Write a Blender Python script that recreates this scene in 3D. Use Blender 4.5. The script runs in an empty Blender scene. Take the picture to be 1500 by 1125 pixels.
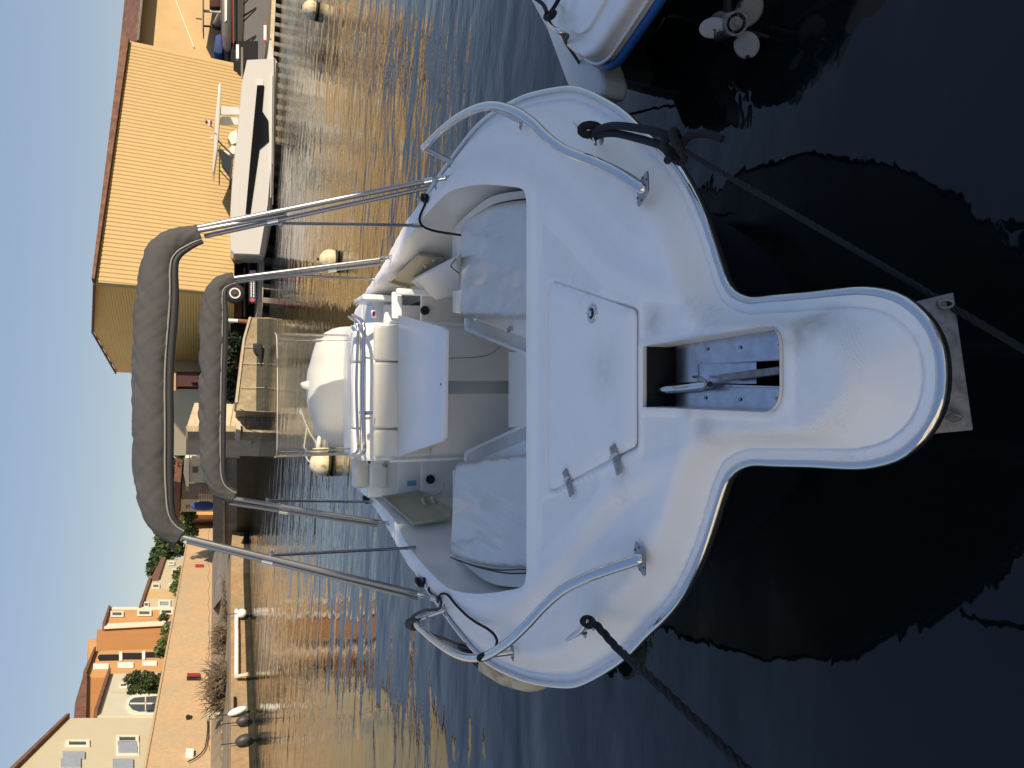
import bpy, bmesh, math, random
import numpy as np
from mathutils import Vector, Matrix, noise
from mathutils.geometry import delaunay_2d_cdt
random.seed(4)
S = bpy.context.scene
COL = S.collection
rad = math.radians
# ------------------------------------------------------------------ camera
HC = 2.4
F = 1060.0
NAD = (389.0, 3366.0)          # where plumb lines meet, upright picture
dx, dy = NAD[0] - 562.5, NAD[1] - 750.0
LL = math.hypot(dx, dy)
PITCH = math.atan2(F * F / LL, F)
ROLL = math.atan2(-dx, dy)
FW = Vector((0, math.cos(PITCH), -math.sin(PITCH)))
R0 = Vector((1, 0, 0)); U0 = R0.cross(FW)
cr, sr = math.cos(ROLL), math.sin(ROLL)
RW = cr * R0 + sr * U0; UW = -sr * R0 + cr * U0
EYE = Vector((0, 0, HC))
cam = bpy.data.cameras.new('camera'); camo = bpy.data.objects.new('camera', cam); COL.objects.link(camo)
cam.sensor_width = 36; cam.lens = 36 * F / 1500; cam.clip_start = 0.05; cam.clip_end = 9000
ax, ay, az = -UW, RW, -FW      # the phone was held on its side
camo.matrix_world = Matrix(((ax.x, ay.x, az.x, EYE.x), (ax.y, ay.y, az.y, EYE.y), (ax.z, ay.z, az.z, EYE.z), (0, 0, 0, 1)))
S.camera = camo
# ------------------------------------------------------------------ light
SUN_EL = rad(22); SAZ = Vector((0.75, -0.66, 0)).normalized()
sdir = Vector((SAZ.x * math.cos(SUN_EL), SAZ.y * math.cos(SUN_EL), math.sin(SUN_EL)))
W = bpy.data.worlds.new('World'); S.world = W; W.use_nodes = True
nt = W.node_tree; nt.nodes.clear()
sky = nt.nodes.new('ShaderNodeTexSky'); sky.sky_type = 'NISHITA'; sky.sun_disc = False
sky.sun_elevation = SUN_EL; sky.sun_rotation = math.atan2(SAZ.x, SAZ.y)
sky.air_density = 1.0; sky.dust_density = 0.1; sky.ozone_density = 2.0
bg = nt.nodes.new('ShaderNodeBackground'); bg.inputs['Strength'].default_value = 0.15
wo = nt.nodes.new('ShaderNodeOutputWorld')
hs = nt.nodes.new('ShaderNodeHueSaturation'); hs.inputs['Saturation'].default_value = 3.9; hs.inputs['Hue'].default_value = 0.525
gm = nt.nodes.new('ShaderNodeGamma'); gm.inputs['Gamma'].default_value = 0.15   # evens out the clear sky
nt.links.new(sky.outputs[0], gm.inputs['Color']); nt.links.new(gm.outputs[0], hs.inputs['Color']); nt.links.new(hs.outputs[0], bg.inputs[0]); nt.links.new(bg.outputs[0], wo.inputs[0])
sl = bpy.data.lights.new('sun', 'SUN'); sl.energy = 2.0; sl.angle = rad(0.53); sl.color = (1, 0.83, 0.62)
so = bpy.data.objects.new('sun', sl); COL.objects.link(so); so.rotation_euler = sdir.to_track_quat('Z', 'Y').to_euler()
S.cycles.diffuse_bounces = 8; S.cycles.max_bounces = 14
S.view_settings.view_transform = 'Standard'; S.view_settings.look = 'None'
S.view_settings.exposure = 1.68; S.view_settings.gamma = 1; S.view_settings.use_curve_mapping = False
# ------------------------------------------------------------------ frames and picture measurements
IDM = Matrix.Identity(4)
def _heel():
    a = Matrix((R0, U0, FW)).transposed(); b = Matrix((RW, UW, FW)).transposed()
    m = (b @ a.transposed()).to_4x4()
    return Matrix.Translation(EYE) @ m @ Matrix.Translation(-EYE)
HEEL = _heel()                 # the moored boat lies heeled a few degrees
FR = IDM
def _ray(x, y, R, U): return FW * F + R * (1125 - y - 562.5) - U * (x - 750.0)
def bz(x, y, z):
    r = _ray(x, y, R0, U0); return EYE + r * ((z - HC) / r.z)
def by(x, y, Y):
    r = _ray(x, y, R0, U0); return EYE + r * (Y / r.y)
def wz(x, y, z):
    r = _ray(x, y, RW, UW); return EYE + r * ((z - HC) / r.z)
def wy(x, y, Y):
    r = _ray(x, y, RW, UW); return EYE + r * (Y / r.y)
def wp(x, y, p0, n):
    r = _ray(x, y, RW, UW); return EYE + r * ((p0 - EYE).dot(n) / r.dot(n))
def cx(t): return 0.04 - 0.018 * t
def bl(s, t, z): return Vector((s + cx(t), t, z))
# ------------------------------------------------------------------ materials
def mat(name, c, rough=0.5, metal=0.0, var=0.0, vscale=3.0, bump=0.0, bscale=20.0, spec=0.5, c2=None, coat=0.0, stretch=None, detail=5.0, ramp=(0.35, 0.65)):
    m = bpy.data.materials.new(name); m.use_nodes = True
    n = m.node_tree.nodes; l = m.node_tree.links; b = n['Principled BSDF']
    b.inputs['Base Color'].default_value = (*c, 1); b.inputs['Roughness'].default_value = rough
    b.inputs['Metallic'].default_value = metal; b.inputs['Specular IOR Level'].default_value = spec
    b.inputs['Coat Weight'].default_value = coat; b.inputs['Coat Roughness'].default_value = 0.08
    tc = n.new('ShaderNodeTexCoord'); mp = n.new('ShaderNodeMapping'); l.new(tc.outputs['Object'], mp.inputs[0])
    if stretch: mp.inputs['Scale'].default_value = stretch
    if var > 0 or c2:
        t = n.new('ShaderNodeTexNoise'); t.inputs['Scale'].default_value = vscale; t.inputs['Detail'].default_value = detail; t.inputs['Roughness'].default_value = 0.65
        l.new(mp.outputs[0], t.inputs[0])
        r = n.new('ShaderNodeValToRGB'); r.color_ramp.elements[0].position = ramp[0]; r.color_ramp.elements[1].position = ramp[1]
        d = c2 if c2 else tuple(max(0, v * (1 - var)) for v in c)
        r.color_ramp.elements[0].color = (*d, 1); r.color_ramp.elements[1].color = (*c, 1)
        l.new(t.outputs['Fac'], r.inputs[0]); l.new(r.outputs[0], b.inputs['Base Color'])
    if bump > 0:
        t2 = n.new('ShaderNodeTexNoise'); t2.inputs['Scale'].default_value = bscale; t2.inputs['Detail'].default_value = 4
        l.new(mp.outputs[0], t2.inputs[0]); bp = n.new('ShaderNodeBump'); bp.inputs['Strength'].default_value = 0.6; bp.inputs['Distance'].default_value = bump
        l.new(t2.outputs['Fac'], bp.inputs['Height']); l.new(bp.outputs[0], b.inputs['Normal'])
    return m
M = {}
M['gel'] = mat('white_gelcoat', (0.86, 0.85, 0.81), 0.32, var=0.05, vscale=6, bump=0.0006, bscale=60, coat=0.25)
M['gelaged'] = mat('aged_gelcoat', (0.70, 0.68, 0.62), 0.4, var=0.10, vscale=9)
M['cream'] = mat('cream_plastic', (0.47, 0.43, 0.31), 0.5, var=0.12, vscale=7)
M['table'] = mat('table_laminate', (0.78, 0.79, 0.80), 0.35, var=0.03, vscale=10)
M['steel'] = mat('stainless_steel', (0.62, 0.62, 0.62), 0.13, 1.0, bump=0.0004, bscale=40)
M['dullsteel'] = mat('dull_stainless_steel', (0.36, 0.36, 0.37), 0.38, 1.0)
M['alu'] = mat('brushed_aluminium', (0.26, 0.27, 0.27), 0.45, 0.25)
M['plate'] = mat('polished_plate', (0.55, 0.57, 0.62), 0.22, 1.0, var=0.25, vscale=30, bump=0.0006, bscale=25)
M['galv'] = mat('galvanised_steel', (0.24, 0.245, 0.25), 0.5, 0.3, var=0.55, vscale=26, bump=0.004, bscale=40, ramp=(0.3, 0.6))
M['black'] = mat('black_plastic', (0.012, 0.012, 0.013), 0.5)
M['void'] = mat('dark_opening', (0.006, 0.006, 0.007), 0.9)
M['rope'] = mat('black_rope', (0.007, 0.008, 0.012), 0.9, bump=0.003, bscale=180)
M['greyrope'] = mat('grey_rope', (0.13, 0.115, 0.095), 0.9, var=0.4, vscale=60, bump=0.003, bscale=150)
M['paperope'] = mat('pale_rope', (0.45, 0.42, 0.36), 0.9)
M['canvas'] = mat('grey_canvas', (0.064, 0.065, 0.065), 0.8, var=0.14, vscale=5, bump=0.008, bscale=13)
M['canvasdark'] = mat('canvas_hem', (0.028, 0.028, 0.03), 0.6, bump=0.002, bscale=60)
M['piping'] = mat('canvas_piping', (0.24, 0.235, 0.22), 0.6)
M['vinylcream'] = mat('cream_vinyl', (0.74, 0.71, 0.62), 0.45, var=0.04, vscale=8)
M['dome'] = mat('white_seat_cover', (0.62, 0.61, 0.58), 0.55, var=0.04, vscale=6)
M['navy'] = mat('navy_fabric', (0.015, 0.02, 0.06), 0.8)
M['rust'] = mat('rusty_steel', (0.25, 0.09, 0.04), 0.8, var=0.5, vscale=20)
M['red'] = mat('red_plastic', (0.35, 0.02, 0.02), 0.5)
M['maroon'] = mat('maroon_cover', (0.07, 0.025, 0.025), 0.8)
M['blue'] = mat('blue_rubber', (0.02, 0.12, 0.38), 0.45, var=0.2, vscale=14)
M['bluecloth'] = mat('blue_cloth', (0.03, 0.06, 0.20), 0.8, bump=0.05, bscale=4)
M['stickerblue'] = mat('blue_sticker', (0.02, 0.20, 0.33), 0.4, c2=(0.25, 0.42, 0.5), vscale=60)
M['green'] = mat('green_gauge', (0.01, 0.06, 0.05), 0.3)
M['buoy'] = mat('buoy_plastic', (0.66, 0.56, 0.36), 0.5, c2=(0.22, 0.15, 0.08), vscale=5, ramp=(0.30, 0.50))
M['algae'] = mat('algae_growth', (0.02, 0.03, 0.008), 0.8, var=0.5, vscale=20, bump=0.02, bscale=20)
M['rubber'] = mat('tyre_rubber', (0.015, 0.015, 0.015), 0.7)
M['navyhull'] = mat('navy_hull_gelcoat', (0.010, 0.013, 0.022), 0.25)
M['whitepaint'] = mat('white_paint', (0.78, 0.76, 0.70), 0.45, var=0.05, vscale=3)
M['yacht'] = mat('yacht_white', (0.61, 0.60, 0.56), 0.25, coat=0.3)
M['glassdark'] = mat('dark_glass', (0.008, 0.008, 0.01), 0.05)
M['window'] = mat('window_glass', (0.03, 0.035, 0.045), 0.12)
M['shutter'] = mat('grey_blue_shutter', (0.30, 0.34, 0.40), 0.6, var=0.15, vscale=4)
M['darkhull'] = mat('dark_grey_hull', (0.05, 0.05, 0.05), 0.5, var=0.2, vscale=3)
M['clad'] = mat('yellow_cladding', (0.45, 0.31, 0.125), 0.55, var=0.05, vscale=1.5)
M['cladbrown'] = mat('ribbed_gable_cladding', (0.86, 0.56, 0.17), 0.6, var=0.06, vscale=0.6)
M['plasteryellow'] = mat('yellow_plaster', (0.56, 0.40, 0.20), 0.9, var=0.12, vscale=0.5, bump=0.02, bscale=3)
M['rooftile'] = mat('clay_roof_tile', (0.20, 0.10, 0.065), 0.9, var=0.45, vscale=2.5, bump=0.05, bscale=5)
M['plastercream'] = mat('cream_plaster', (0.50, 0.455, 0.32), 0.9, var=0.05, vscale=0.6)
M['plasterwhite'] = mat('offwhite_plaster', (0.53, 0.505, 0.405), 0.9, var=0.06, vscale=0.6)
M['plasterorange'] = mat('orange_plaster', (0.54, 0.30, 0.12), 0.9, var=0.08, vscale=0.7)
M['plasterdark'] = mat('ochre_plaster', (0.42, 0.20, 0.065), 0.9, var=0.07, vscale=0.7)
M['whitewash'] = mat('whitewashed_plaster', (0.78, 0.75, 0.68), 0.9, var=0.05, vscale=0.5)
M['trim'] = mat('window_trim', (0.68, 0.64, 0.52), 0.8)
def wallmat(name, c, c2, c3, s=0.35):
    m = mat(name, c, 0.92, c2=c2, vscale=s, bump=0.03, bscale=5, detail=8)
    n = m.node_tree.nodes; l = m.node_tree.links; b = n['Principled BSDF']
    src = b.inputs['Base Color'].links[0].from_socket
    tc = n.new('ShaderNodeTexCoord'); t = n.new('ShaderNodeTexNoise'); t.inputs['Scale'].default_value = 3.5; t.inputs['Detail'].default_value = 9; t.inputs['Roughness'].default_value = 0.75
    l.new(tc.outputs['Object'], t.inputs[0])
    r = n.new('ShaderNodeValToRGB'); r.color_ramp.elements[0].position = 0.40; r.color_ramp.elements[1].position = 0.62
    l.new(t.outputs['Fac'], r.inputs[0]); mx = n.new('ShaderNodeMix'); mx.data_type = 'RGBA'
    sc = n.new('ShaderNodeMath'); sc.operation = 'MULTIPLY'; sc.inputs[1].default_value = 0.45
    inv = n.new('ShaderNodeMath'); inv.operation = 'SUBTRACT'; inv.inputs[0].default_value = 1.0; l.new(r.outputs[0], inv.inputs[1]); l.new(inv.outputs[0], sc.inputs[0])
    l.new(sc.outputs[0], mx.inputs[0]); l.new(src, mx.inputs[6]); mx.inputs[7].default_value = (*c3, 1); l.new(mx.outputs[2], b.inputs['Base Color'])
    return m
M['oldwall'] = wallmat('old_breakwater_plaster', (0.58, 0.39, 0.215), (0.46, 0.37, 0.24), (0.36, 0.26, 0.15))
M['ledge'] = wallmat('quay_concrete_stained', (0.42, 0.26, 0.13), (0.30, 0.24, 0.15), (0.16, 0.11, 0.06), 0.6)
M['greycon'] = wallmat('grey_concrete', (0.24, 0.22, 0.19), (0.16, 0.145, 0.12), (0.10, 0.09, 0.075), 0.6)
M['stone'] = wallmat('harbour_stone', (0.42, 0.34, 0.21), (0.28, 0.23, 0.14), (0.14, 0.11, 0.07), 0.7)
M['palestone'] = wallmat('pale_stone', (0.55, 0.47, 0.33), (0.45, 0.38, 0.26), (0.3, 0.24, 0.16), 0.7)
M['wet'] = mat('weedy_wet_concrete', (0.03, 0.028, 0.014), 0.6, var=0.5, vscale=2, bump=0.03, bscale=6)
M['ground'] = mat('sandy_ground', (0.26, 0.21, 0.14), 0.95, var=0.35, vscale=0.5, bump=0.03, bscale=4)
M['wood'] = mat('weathered_wood', (0.30, 0.25, 0.17), 0.85, var=0.35, vscale=6)
M['branch'] = mat('dead_branches', (0.17, 0.125, 0.08), 0.95, var=0.5, vscale=3)
M['bark'] = mat('tree_bark', (0.10, 0.07, 0.045), 0.95)
def leafmat(name, c, c2):
    m = mat(name, c, 0.6, c2=c2, vscale=1.2, ramp=(0.3, 0.7)); return m
M['leaf'] = leafmat('dark_green_leaves', (0.055, 0.085, 0.022), (0.018, 0.035, 0.010))
M['leafshade'] = leafmat('shaded_green_leaves', (0.022, 0.036, 0.012), (0.008, 0.015, 0.006))  # darker copy of the leaves, with shade put into the colour
M['leaf2'] = leafmat('fresh_green_leaves', (0.10, 0.15, 0.03), (0.035, 0.06, 0.012))
# deck: nonskid relief driven by a vertex attribute
def deckmat():
    m = mat('deck_gelcoat', (0.87, 0.86, 0.83), 0.52, var=0.035, vscale=5, coat=0.0, spec=0.28)
    n = m.node_tree.nodes; l = m.node_tree.links; b = n['Principled BSDF']
    at = n.new('ShaderNodeAttribute'); at.attribute_name = 'nonskid'
    tc = n.new('ShaderNodeTexCoord'); mp = n.new('ShaderNodeMapping'); mp.inputs['Rotation'].default_value = (0, 0, rad(52)); l.new(tc.outputs['Object'], mp.inputs[0])
    w = n.new('ShaderNodeTexChecker'); w.inputs['Scale'].default_value = 190; w.inputs[1].default_value = (1, 1, 1, 1); w.inputs[2].default_value = (0, 0, 0, 1)
    wv = n.new('ShaderNodeTexWave'); wv.inputs['Scale'].default_value = 48; wv.inputs['Distortion'].default_value = 0.3; l.new(mp.outputs[0], wv.inputs[0])
    wv2 = n.new('ShaderNodeTexWave'); wv2.bands_direction = 'Y'; wv2.inputs['Scale'].default_value = 48; wv2.inputs['Distortion'].default_value = 0.3; l.new(mp.outputs[0], wv2.inputs[0])
    ad = n.new('ShaderNodeMath'); ad.operation = 'MULTIPLY'; l.new(wv.outputs['Fac'], ad.inputs[0]); l.new(wv2.outputs['Fac'], ad.inputs[1])
    mu = n.new('ShaderNodeMath'); mu.operation = 'MULTIPLY'; l.new(ad.outputs[0], mu.inputs[0]); l.new(at.outputs['Fac'], mu.inputs[1])
    bp = n.new('ShaderNodeBump'); bp.inputs['Distance'].default_value = 0.0016; bp.inputs['Strength'].default_value = 0.8
    l.new(mu.outputs[0], bp.inputs['Height']); l.new(bp.outputs[0], b.inputs['Normal'])
    n.remove(w)
    # worn grey scuffs and specks
    src = b.inputs['Base Color'].links[0].from_socket
    t = n.new('ShaderNodeTexNoise'); t.inputs['Scale'].default_value = 2.3; t.inputs['Detail'].default_value = 10; t.inputs['Roughness'].default_value = 0.8; l.new(tc.outputs['Object'], t.inputs[0])
    r = n.new('ShaderNodeValToRGB'); r.color_ramp.elements[0].position = 0.60; r.color_ramp.elements[1].position = 0.78
    l.new(t.outputs['Fac'], r.inputs[0])
    sp = n.new('ShaderNodeTexVoronoi'); sp.inputs['Scale'].default_value = 11; l.new(tc.outputs['Object'], sp.inputs[0])
    r2 = n.new('ShaderNodeValToRGB'); r2.color_ramp.elements[0].position = 0.018; r2.color_ramp.elements[0].color = (1, 1, 1, 1); r2.color_ramp.elements[1].position = 0.03; r2.color_ramp.elements[1].color = (0, 0, 0, 1)
    l.new(sp.outputs['Distance'], r2.inputs[0])
    sn = n.new('ShaderNodeTexNoise'); sn.inputs['Scale'].default_value = 3.0; l.new(tc.outputs['Object'], sn.inputs[0])
    gt = n.new('ShaderNodeMath'); gt.operation = 'GREATER_THAN'; gt.inputs[1].default_value = 0.56; l.new(sn.outputs['Fac'], gt.inputs[0])
    m2 = n.new('ShaderNodeMath'); m2.operation = 'MULTIPLY'; l.new(r2.outputs[0], m2.inputs[0]); l.new(gt.outputs[0], m2.inputs[1])
    sca = n.new('ShaderNodeMath'); sca.operation = 'MULTIPLY'; sca.inputs[1].default_value = 0.55; l.new(r.outputs[0], sca.inputs[0])
    st = n.new('ShaderNodeAttribute'); st.attribute_name = 'stain'
    tn = n.new('ShaderNodeTexNoise'); tn.inputs['Scale'].default_value = 28; tn.inputs['Detail'].default_value = 8; l.new(tc.outputs['Object'], tn.inputs[0])
    ms = n.new('ShaderNodeMath'); ms.operation = 'MULTIPLY'; l.new(st.outputs['Fac'], ms.inputs[0]); l.new(tn.outputs['Fac'], ms.inputs[1])
    a1 = n.new('ShaderNodeMath'); a1.operation = 'ADD'; l.new(sca.outputs[0], a1.inputs[0]); l.new(ms.outputs[0], a1.inputs[1])
    a2 = n.new('ShaderNodeMath'); a2.operation = 'MAXIMUM'; l.new(a1.outputs[0], a2.inputs[0]); l.new(m2.outputs[0], a2.inputs[1])
    mx = n.new('ShaderNodeMix'); mx.data_type = 'RGBA'; mx.clamp_factor = True; l.new(a2.outputs[0], mx.inputs[0]); l.new(src, mx.inputs[6]); mx.inputs[7].default_value = (0.36, 0.33, 0.29, 1)
    l.new(mx.outputs[2], b.inputs['Base Color'])
    return m
M['deck'] = deckmat()
def filmmat():
    m = mat('clear_film_over_cushion', (0.47, 0.47, 0.455), 0.28, coat=0.6)
    n = m.node_tree.nodes; l = m.node_tree.links; b = n['Principled BSDF']
    tc = n.new('ShaderNodeTexCoord'); mp = n.new('ShaderNodeMapping'); mp.inputs['Scale'].default_value = (9, 1.6, 4); mp.inputs['Rotation'].default_value = (0, 0, rad(8)); l.new(tc.outputs['Object'], mp.inputs[0])
    t = n.new('ShaderNodeTexNoise'); t.inputs['Scale'].default_value = 1.5; t.inputs['Detail'].default_value = 2; t.inputs['Distortion'].default_value = 0.25; l.new(mp.outputs[0], t.inputs[0])
    bp = n.new('ShaderNodeBump'); bp.inputs['Distance'].default_value = 0.016; bp.inputs['Strength'].default_value = 0.5; l.new(t.outputs['Fac'], bp.inputs['Height'])
    l.new(bp.outputs[0], b.inputs['Normal']); l.new(bp.outputs[0], b.inputs['Coat Normal'])
    return m
M['film'] = filmmat()
def acrylic():
    m = bpy.data.materials.new('clear_acrylic'); m.use_nodes = True; b = m.node_tree.nodes['Principled BSDF']
    b.inputs['Base Color'].default_value = (0.88, 0.90, 0.90, 1); b.inputs['Transmission Weight'].default_value = 0.97; b.inputs['Roughness'].default_value = 0.03; b.inputs['IOR'].default_value = 1.3
    return m
M['acrylic'] = acrylic()
def watermat():
    m = bpy.data.materials.new('harbour_water'); m.use_nodes = True
    n = m.node_tree.nodes; l = m.node_tree.links; b = n['Principled BSDF']
    b.inputs['Base Color'].default_value = (0.003, 0.006, 0.007, 1); b.inputs['Roughness'].default_value = 0.03; b.inputs['IOR'].default_value = 1.38
    tc = n.new('ShaderNodeTexCoord')
    def nz(scale, sx, sy, det, dist):
        mp = n.new('ShaderNodeMapping'); mp.inputs['Scale'].default_value = (sx, sy, 1); mp.inputs['Rotation'].default_value = (0, 0, rad(random.uniform(-14, 14))); l.new(tc.outputs['Object'], mp.inputs[0])
        t = n.new('ShaderNodeTexNoise'); t.inputs['Scale'].default_value = scale; t.inputs['Detail'].default_value = det; t.inputs['Distortion'].default_value = dist; l.new(mp.outputs[0], t.inputs[0]); return t
    t1 = nz(0.72, 0.65, 1.2, 2.2, 0.5); t2 = nz(3.4, 0.65, 1.3, 3.0, 0.3); t3 = nz(0.07, 1, 1, 2, 0)
    r3 = n.new('ShaderNodeMapRange'); r3.inputs[1].default_value = 0.42; r3.inputs[2].default_value = 0.62; r3.inputs[3].default_value = 0.25; r3.inputs[4].default_value = 1.0; l.new(t3.outputs['Fac'], r3.inputs[0])
    m2 = n.new('ShaderNodeMath'); m2.operation = 'MULTIPLY'; l.new(t2.outputs['Fac'], m2.inputs[0]); l.new(r3.outputs[0], m2.inputs[1])
    m3 = n.new('ShaderNodeMath'); m3.operation = 'MULTIPLY'; m3.inputs[1].default_value = 0.42; l.new(m2.outputs[0], m3.inputs[0])
    ad = n.new('ShaderNodeMath'); ad.operation = 'ADD'; l.new(t1.outputs['Fac'], ad.inputs[0]); l.new(m3.outputs[0], ad.inputs[1])
    bp = n.new('ShaderNodeBump'); bp.inputs['Distance'].default_value = 0.052; bp.inputs['Strength'].default_value = 1.0; l.new(ad.outputs[0], bp.inputs['Height']); l.new(bp.outputs[0], b.inputs['Normal'])
    return m
M['water'] = watermat()
# ------------------------------------------------------------------ building helpers
def thing(name, label, cat, base=(0, 0, 0), group=None):
    o = bpy.data.objects.new(name, None); COL.objects.link(o); o.empty_display_size = 0.1
    o.matrix_world = FR @ Matrix.Translation(base)
    o['label'] = label; o['category'] = cat
    if group: o['group'] = group
    o['_'] = 0; del o['_']
    ROOTM[o.name] = FR @ Matrix.Translation(base)
    return o
ROOTM = {}
def obj(name, vs, fs, m, parent=None, smooth=False, label=None, kind=None):
    me = bpy.data.meshes.new(name); me.from_pydata([tuple(v) for v in vs], [], [tuple(f) for f in fs]); me.materials.append(m if not isinstance(m, str) else M[m])
    bm = bmesh.new(); bm.from_mesh(me); bmesh.ops.recalc_face_normals(bm, faces=bm.faces); bm.to_mesh(me); bm.free()
    if smooth: me.polygons.foreach_set('use_smooth', [True] * len(me.polygons))
    return link(name, me, parent, label, kind)
def link(name, me, parent=None, label=None, kind=None):
    o = bpy.data.objects.new(name, me); COL.objects.link(o)
    if parent is not None:
        o.parent = parent
        o.matrix_parent_inverse = ROOTM[parent.name].inverted()
        ROOTM[o.name] = FR.copy()
    else: ROOTM[o.name] = FR.copy()
    o.matrix_basis = FR
    if label: o['label'] = label
    if kind: o['kind'] = kind
    return o
def tag(o, label, cat, group=None):
    o['label'] = label; o['category'] = cat
    if group: o['group'] = group
    return o
class MB:
    def __init__(s): s.v = []; s.f = []
    def add(s, vs, fs):
        k = len(s.v); s.v += [Vector(v) for v in vs]; s.f += [tuple(i + k for i in f) for f in fs]; return s
    def box(s, c, sz, rz=0.0, basis=None):
        c = Vector(c); hx, hy, hz = sz[0] / 2, sz[1] / 2, sz[2] / 2
        B = basis if basis else Matrix.Rotation(rz, 3, 'Z')
        vs = [c + B @ Vector((a * hx, b * hy, d * hz)) for a in (-1, 1) for b in (-1, 1) for d in (-1, 1)]
        return s.add(vs, [(0, 1, 3, 2), (4, 6, 7, 5), (0, 4, 5, 1), (2, 3, 7, 6), (0, 2, 6, 4), (1, 5, 7, 3)])
    def tube(s, pts, r, n=10, closed=False, cap=True, flat=None):
        pts = [Vector(p) for p in pts]; N = len(pts); rr = r if hasattr(r, '__len__') else [r] * N
        T = []
        for i in range(N):
            a = pts[(i - 1) % N] if (closed or i > 0) else pts[i]; b = pts[(i + 1) % N] if (closed or i < N - 1) else pts[i]
            T.append((b - a).normalized() if (b - a).length > 1e-9 else Vector((0, 0, 1)))
        up = Vector((0, 0, 1)) if abs(T[0].z) < 0.9 else Vector((1, 0, 0))
        nrm = (up - T[0] * up.dot(T[0])).normalized(); vs = []
        for i in range(N):
            nrm = (nrm - T[i] * nrm.dot(T[i])).normalized(); bn = T[i].cross(nrm)
            for k in range(n):
                a = 2 * math.pi * k / n; vs.append(pts[i] + (nrm * math.cos(a) * (flat or 1) + bn * math.sin(a)) * rr[i])
        fs = []
        for i in range(N if closed else N - 1):
            j = (i + 1) % N
            for k in range(n): fs.append((i * n + k, i * n + (k + 1) % n, j * n + (k + 1) % n, j * n + k))
        if cap and not closed: fs.append(tuple(range(n))); fs.append(tuple(range((N - 1) * n, N * n)))
        return s.add(vs, fs)
    def prism(s, poly, dvec):
        n = len(poly); d = Vector(dvec); vs = [Vector(p) for p in poly]; vs += [v + d for v in vs]
        return s.add(vs, [tuple(range(n)), tuple(range(n, 2 * n))] + [(i, (i + 1) % n, n + (i + 1) % n, n + i) for i in range(n)])
    def ringprism(s, outer, inner, dvec):
        n = len(outer); d = Vector(dvec); vs = [Vector(p) for p in outer] + [Vector(p) for p in inner]; vs += [v + d for v in vs]
        fs = []
        for i in range(n):
            j = (i + 1) % n
            fs += [(i, j, n + j, n + i), (2 * n + i, 2 * n + j, 3 * n + j, 3 * n + i), (i, j, 2 * n + j, 2 * n + i), (n + i, n + j, 3 * n + j, 3 * n + i)]
        return s.add(vs, fs)
    def ell(s, c, r, nu=20, nv=12, basis=None):
        c = Vector(c); vs = []; fs = []
        for j in range(nv + 1):
            b = math.pi * j / nv
            for i in range(nu):
                a = 2 * math.pi * i / nu; p = Vector((r[0] * math.sin(b) * math.cos(a), r[1] * math.sin(b) * math.sin(a), r[2] * math.cos(b)))
                vs.append(c + (basis @ p if basis else p))
        for j in range(nv):
            for i in range(nu): fs.append((j * nu + i, j * nu + (i + 1) % nu, (j + 1) * nu + (i + 1) % nu, (j + 1) * nu + i))
        return s.add(vs, fs)
    def build(s, name, m, parent=None, smooth=False, label=None, kind=None, bevel=0.0, segs=2):
        o = obj(name, s.v, s.f, m, parent, smooth, label, kind)
        if bevel > 0:
            bm = bmesh.new(); bm.from_mesh(o.data); bmesh.ops.remove_doubles(bm, verts=bm.verts, dist=1e-5)
            ed = [e for e in bm.edges if len(e.link_faces) == 2 and e.calc_face_angle(0) > 0.5]
            bmesh.ops.bevel(bm, geom=ed, offset=bevel, segments=segs, profile=0.5, affect='EDGES', clamp_overlap=True)
            bm.to_mesh(o.data); bm.free(); o.data.polygons.foreach_set('use_smooth', [True] * len(o.data.polygons))
            o.data.set_sharp_from_angle(angle=rad(35))
        elif smooth: o.data.set_sharp_from_angle(angle=rad(50))
        return o
def cat(pts, k=8, closed=False):
    pts = [Vector(p) for p in pts]; n = len(pts); out = []
    for i in range(n if closed else n - 1):
        g = (lambda q: pts[q % n]) if closed else (lambda q: pts[min(max(q, 0), n - 1)])
        a, b, c, d = g(i - 1), g(i), g(i + 1), g(i + 2)
        for j in range(k):
            t = j / k; out.append(0.5 * (2 * b + (c - a) * t + (2 * a - 5 * b + 4 * c - d) * t * t + (3 * b - a - 3 * c + d) * t ** 3))
    if not closed: out.append(pts[-1].copy())
    return out
def even(pts, step):
    out = [pts[0]]; acc = 0
    for a, b in zip(pts, pts[1:]):
        L = (b - a).length; x = step - acc
        while x <= L: out.append(a.lerp(b, x / L)); x += step
        acc = (acc + L) % step
    out.append(pts[-1]); return out
def rope(name, pts, r, m, parent=None, strands=True, pitch=9.0, label=None):
    P = even(cat(pts, 10), r * 0.8); mb = MB()
    if not strands: mb.tube(P, r, 8)
    else:
        N = len(P); T = [(P[min(i + 1, N - 1)] - P[max(i - 1, 0)]).normalized() for i in range(N)]
        up = Vector((0, 0, 1)) if abs(T[0].z) < 0.9 else Vector((1, 0, 0)); nr = (up - T[0] * up.dot(T[0])).normalized(); fr = []
        for i in range(N): nr = (nr - T[i] * nr.dot(T[i])).normalized(); fr.append((nr.copy(), T[i].cross(nr)))
        for q in range(3):
            pp = []
            for i in range(N):
                a = i * 0.8 / pitch * 2 * math.pi + q * 2.094; pp.append(P[i] + (fr[i][0] * math.cos(a) + fr[i][1] * math.sin(a)) * r * 0.5)
            mb.tube(pp, r * 0.62, 6)
    return mb.build(name, m, parent, smooth=True, label=label)
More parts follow.
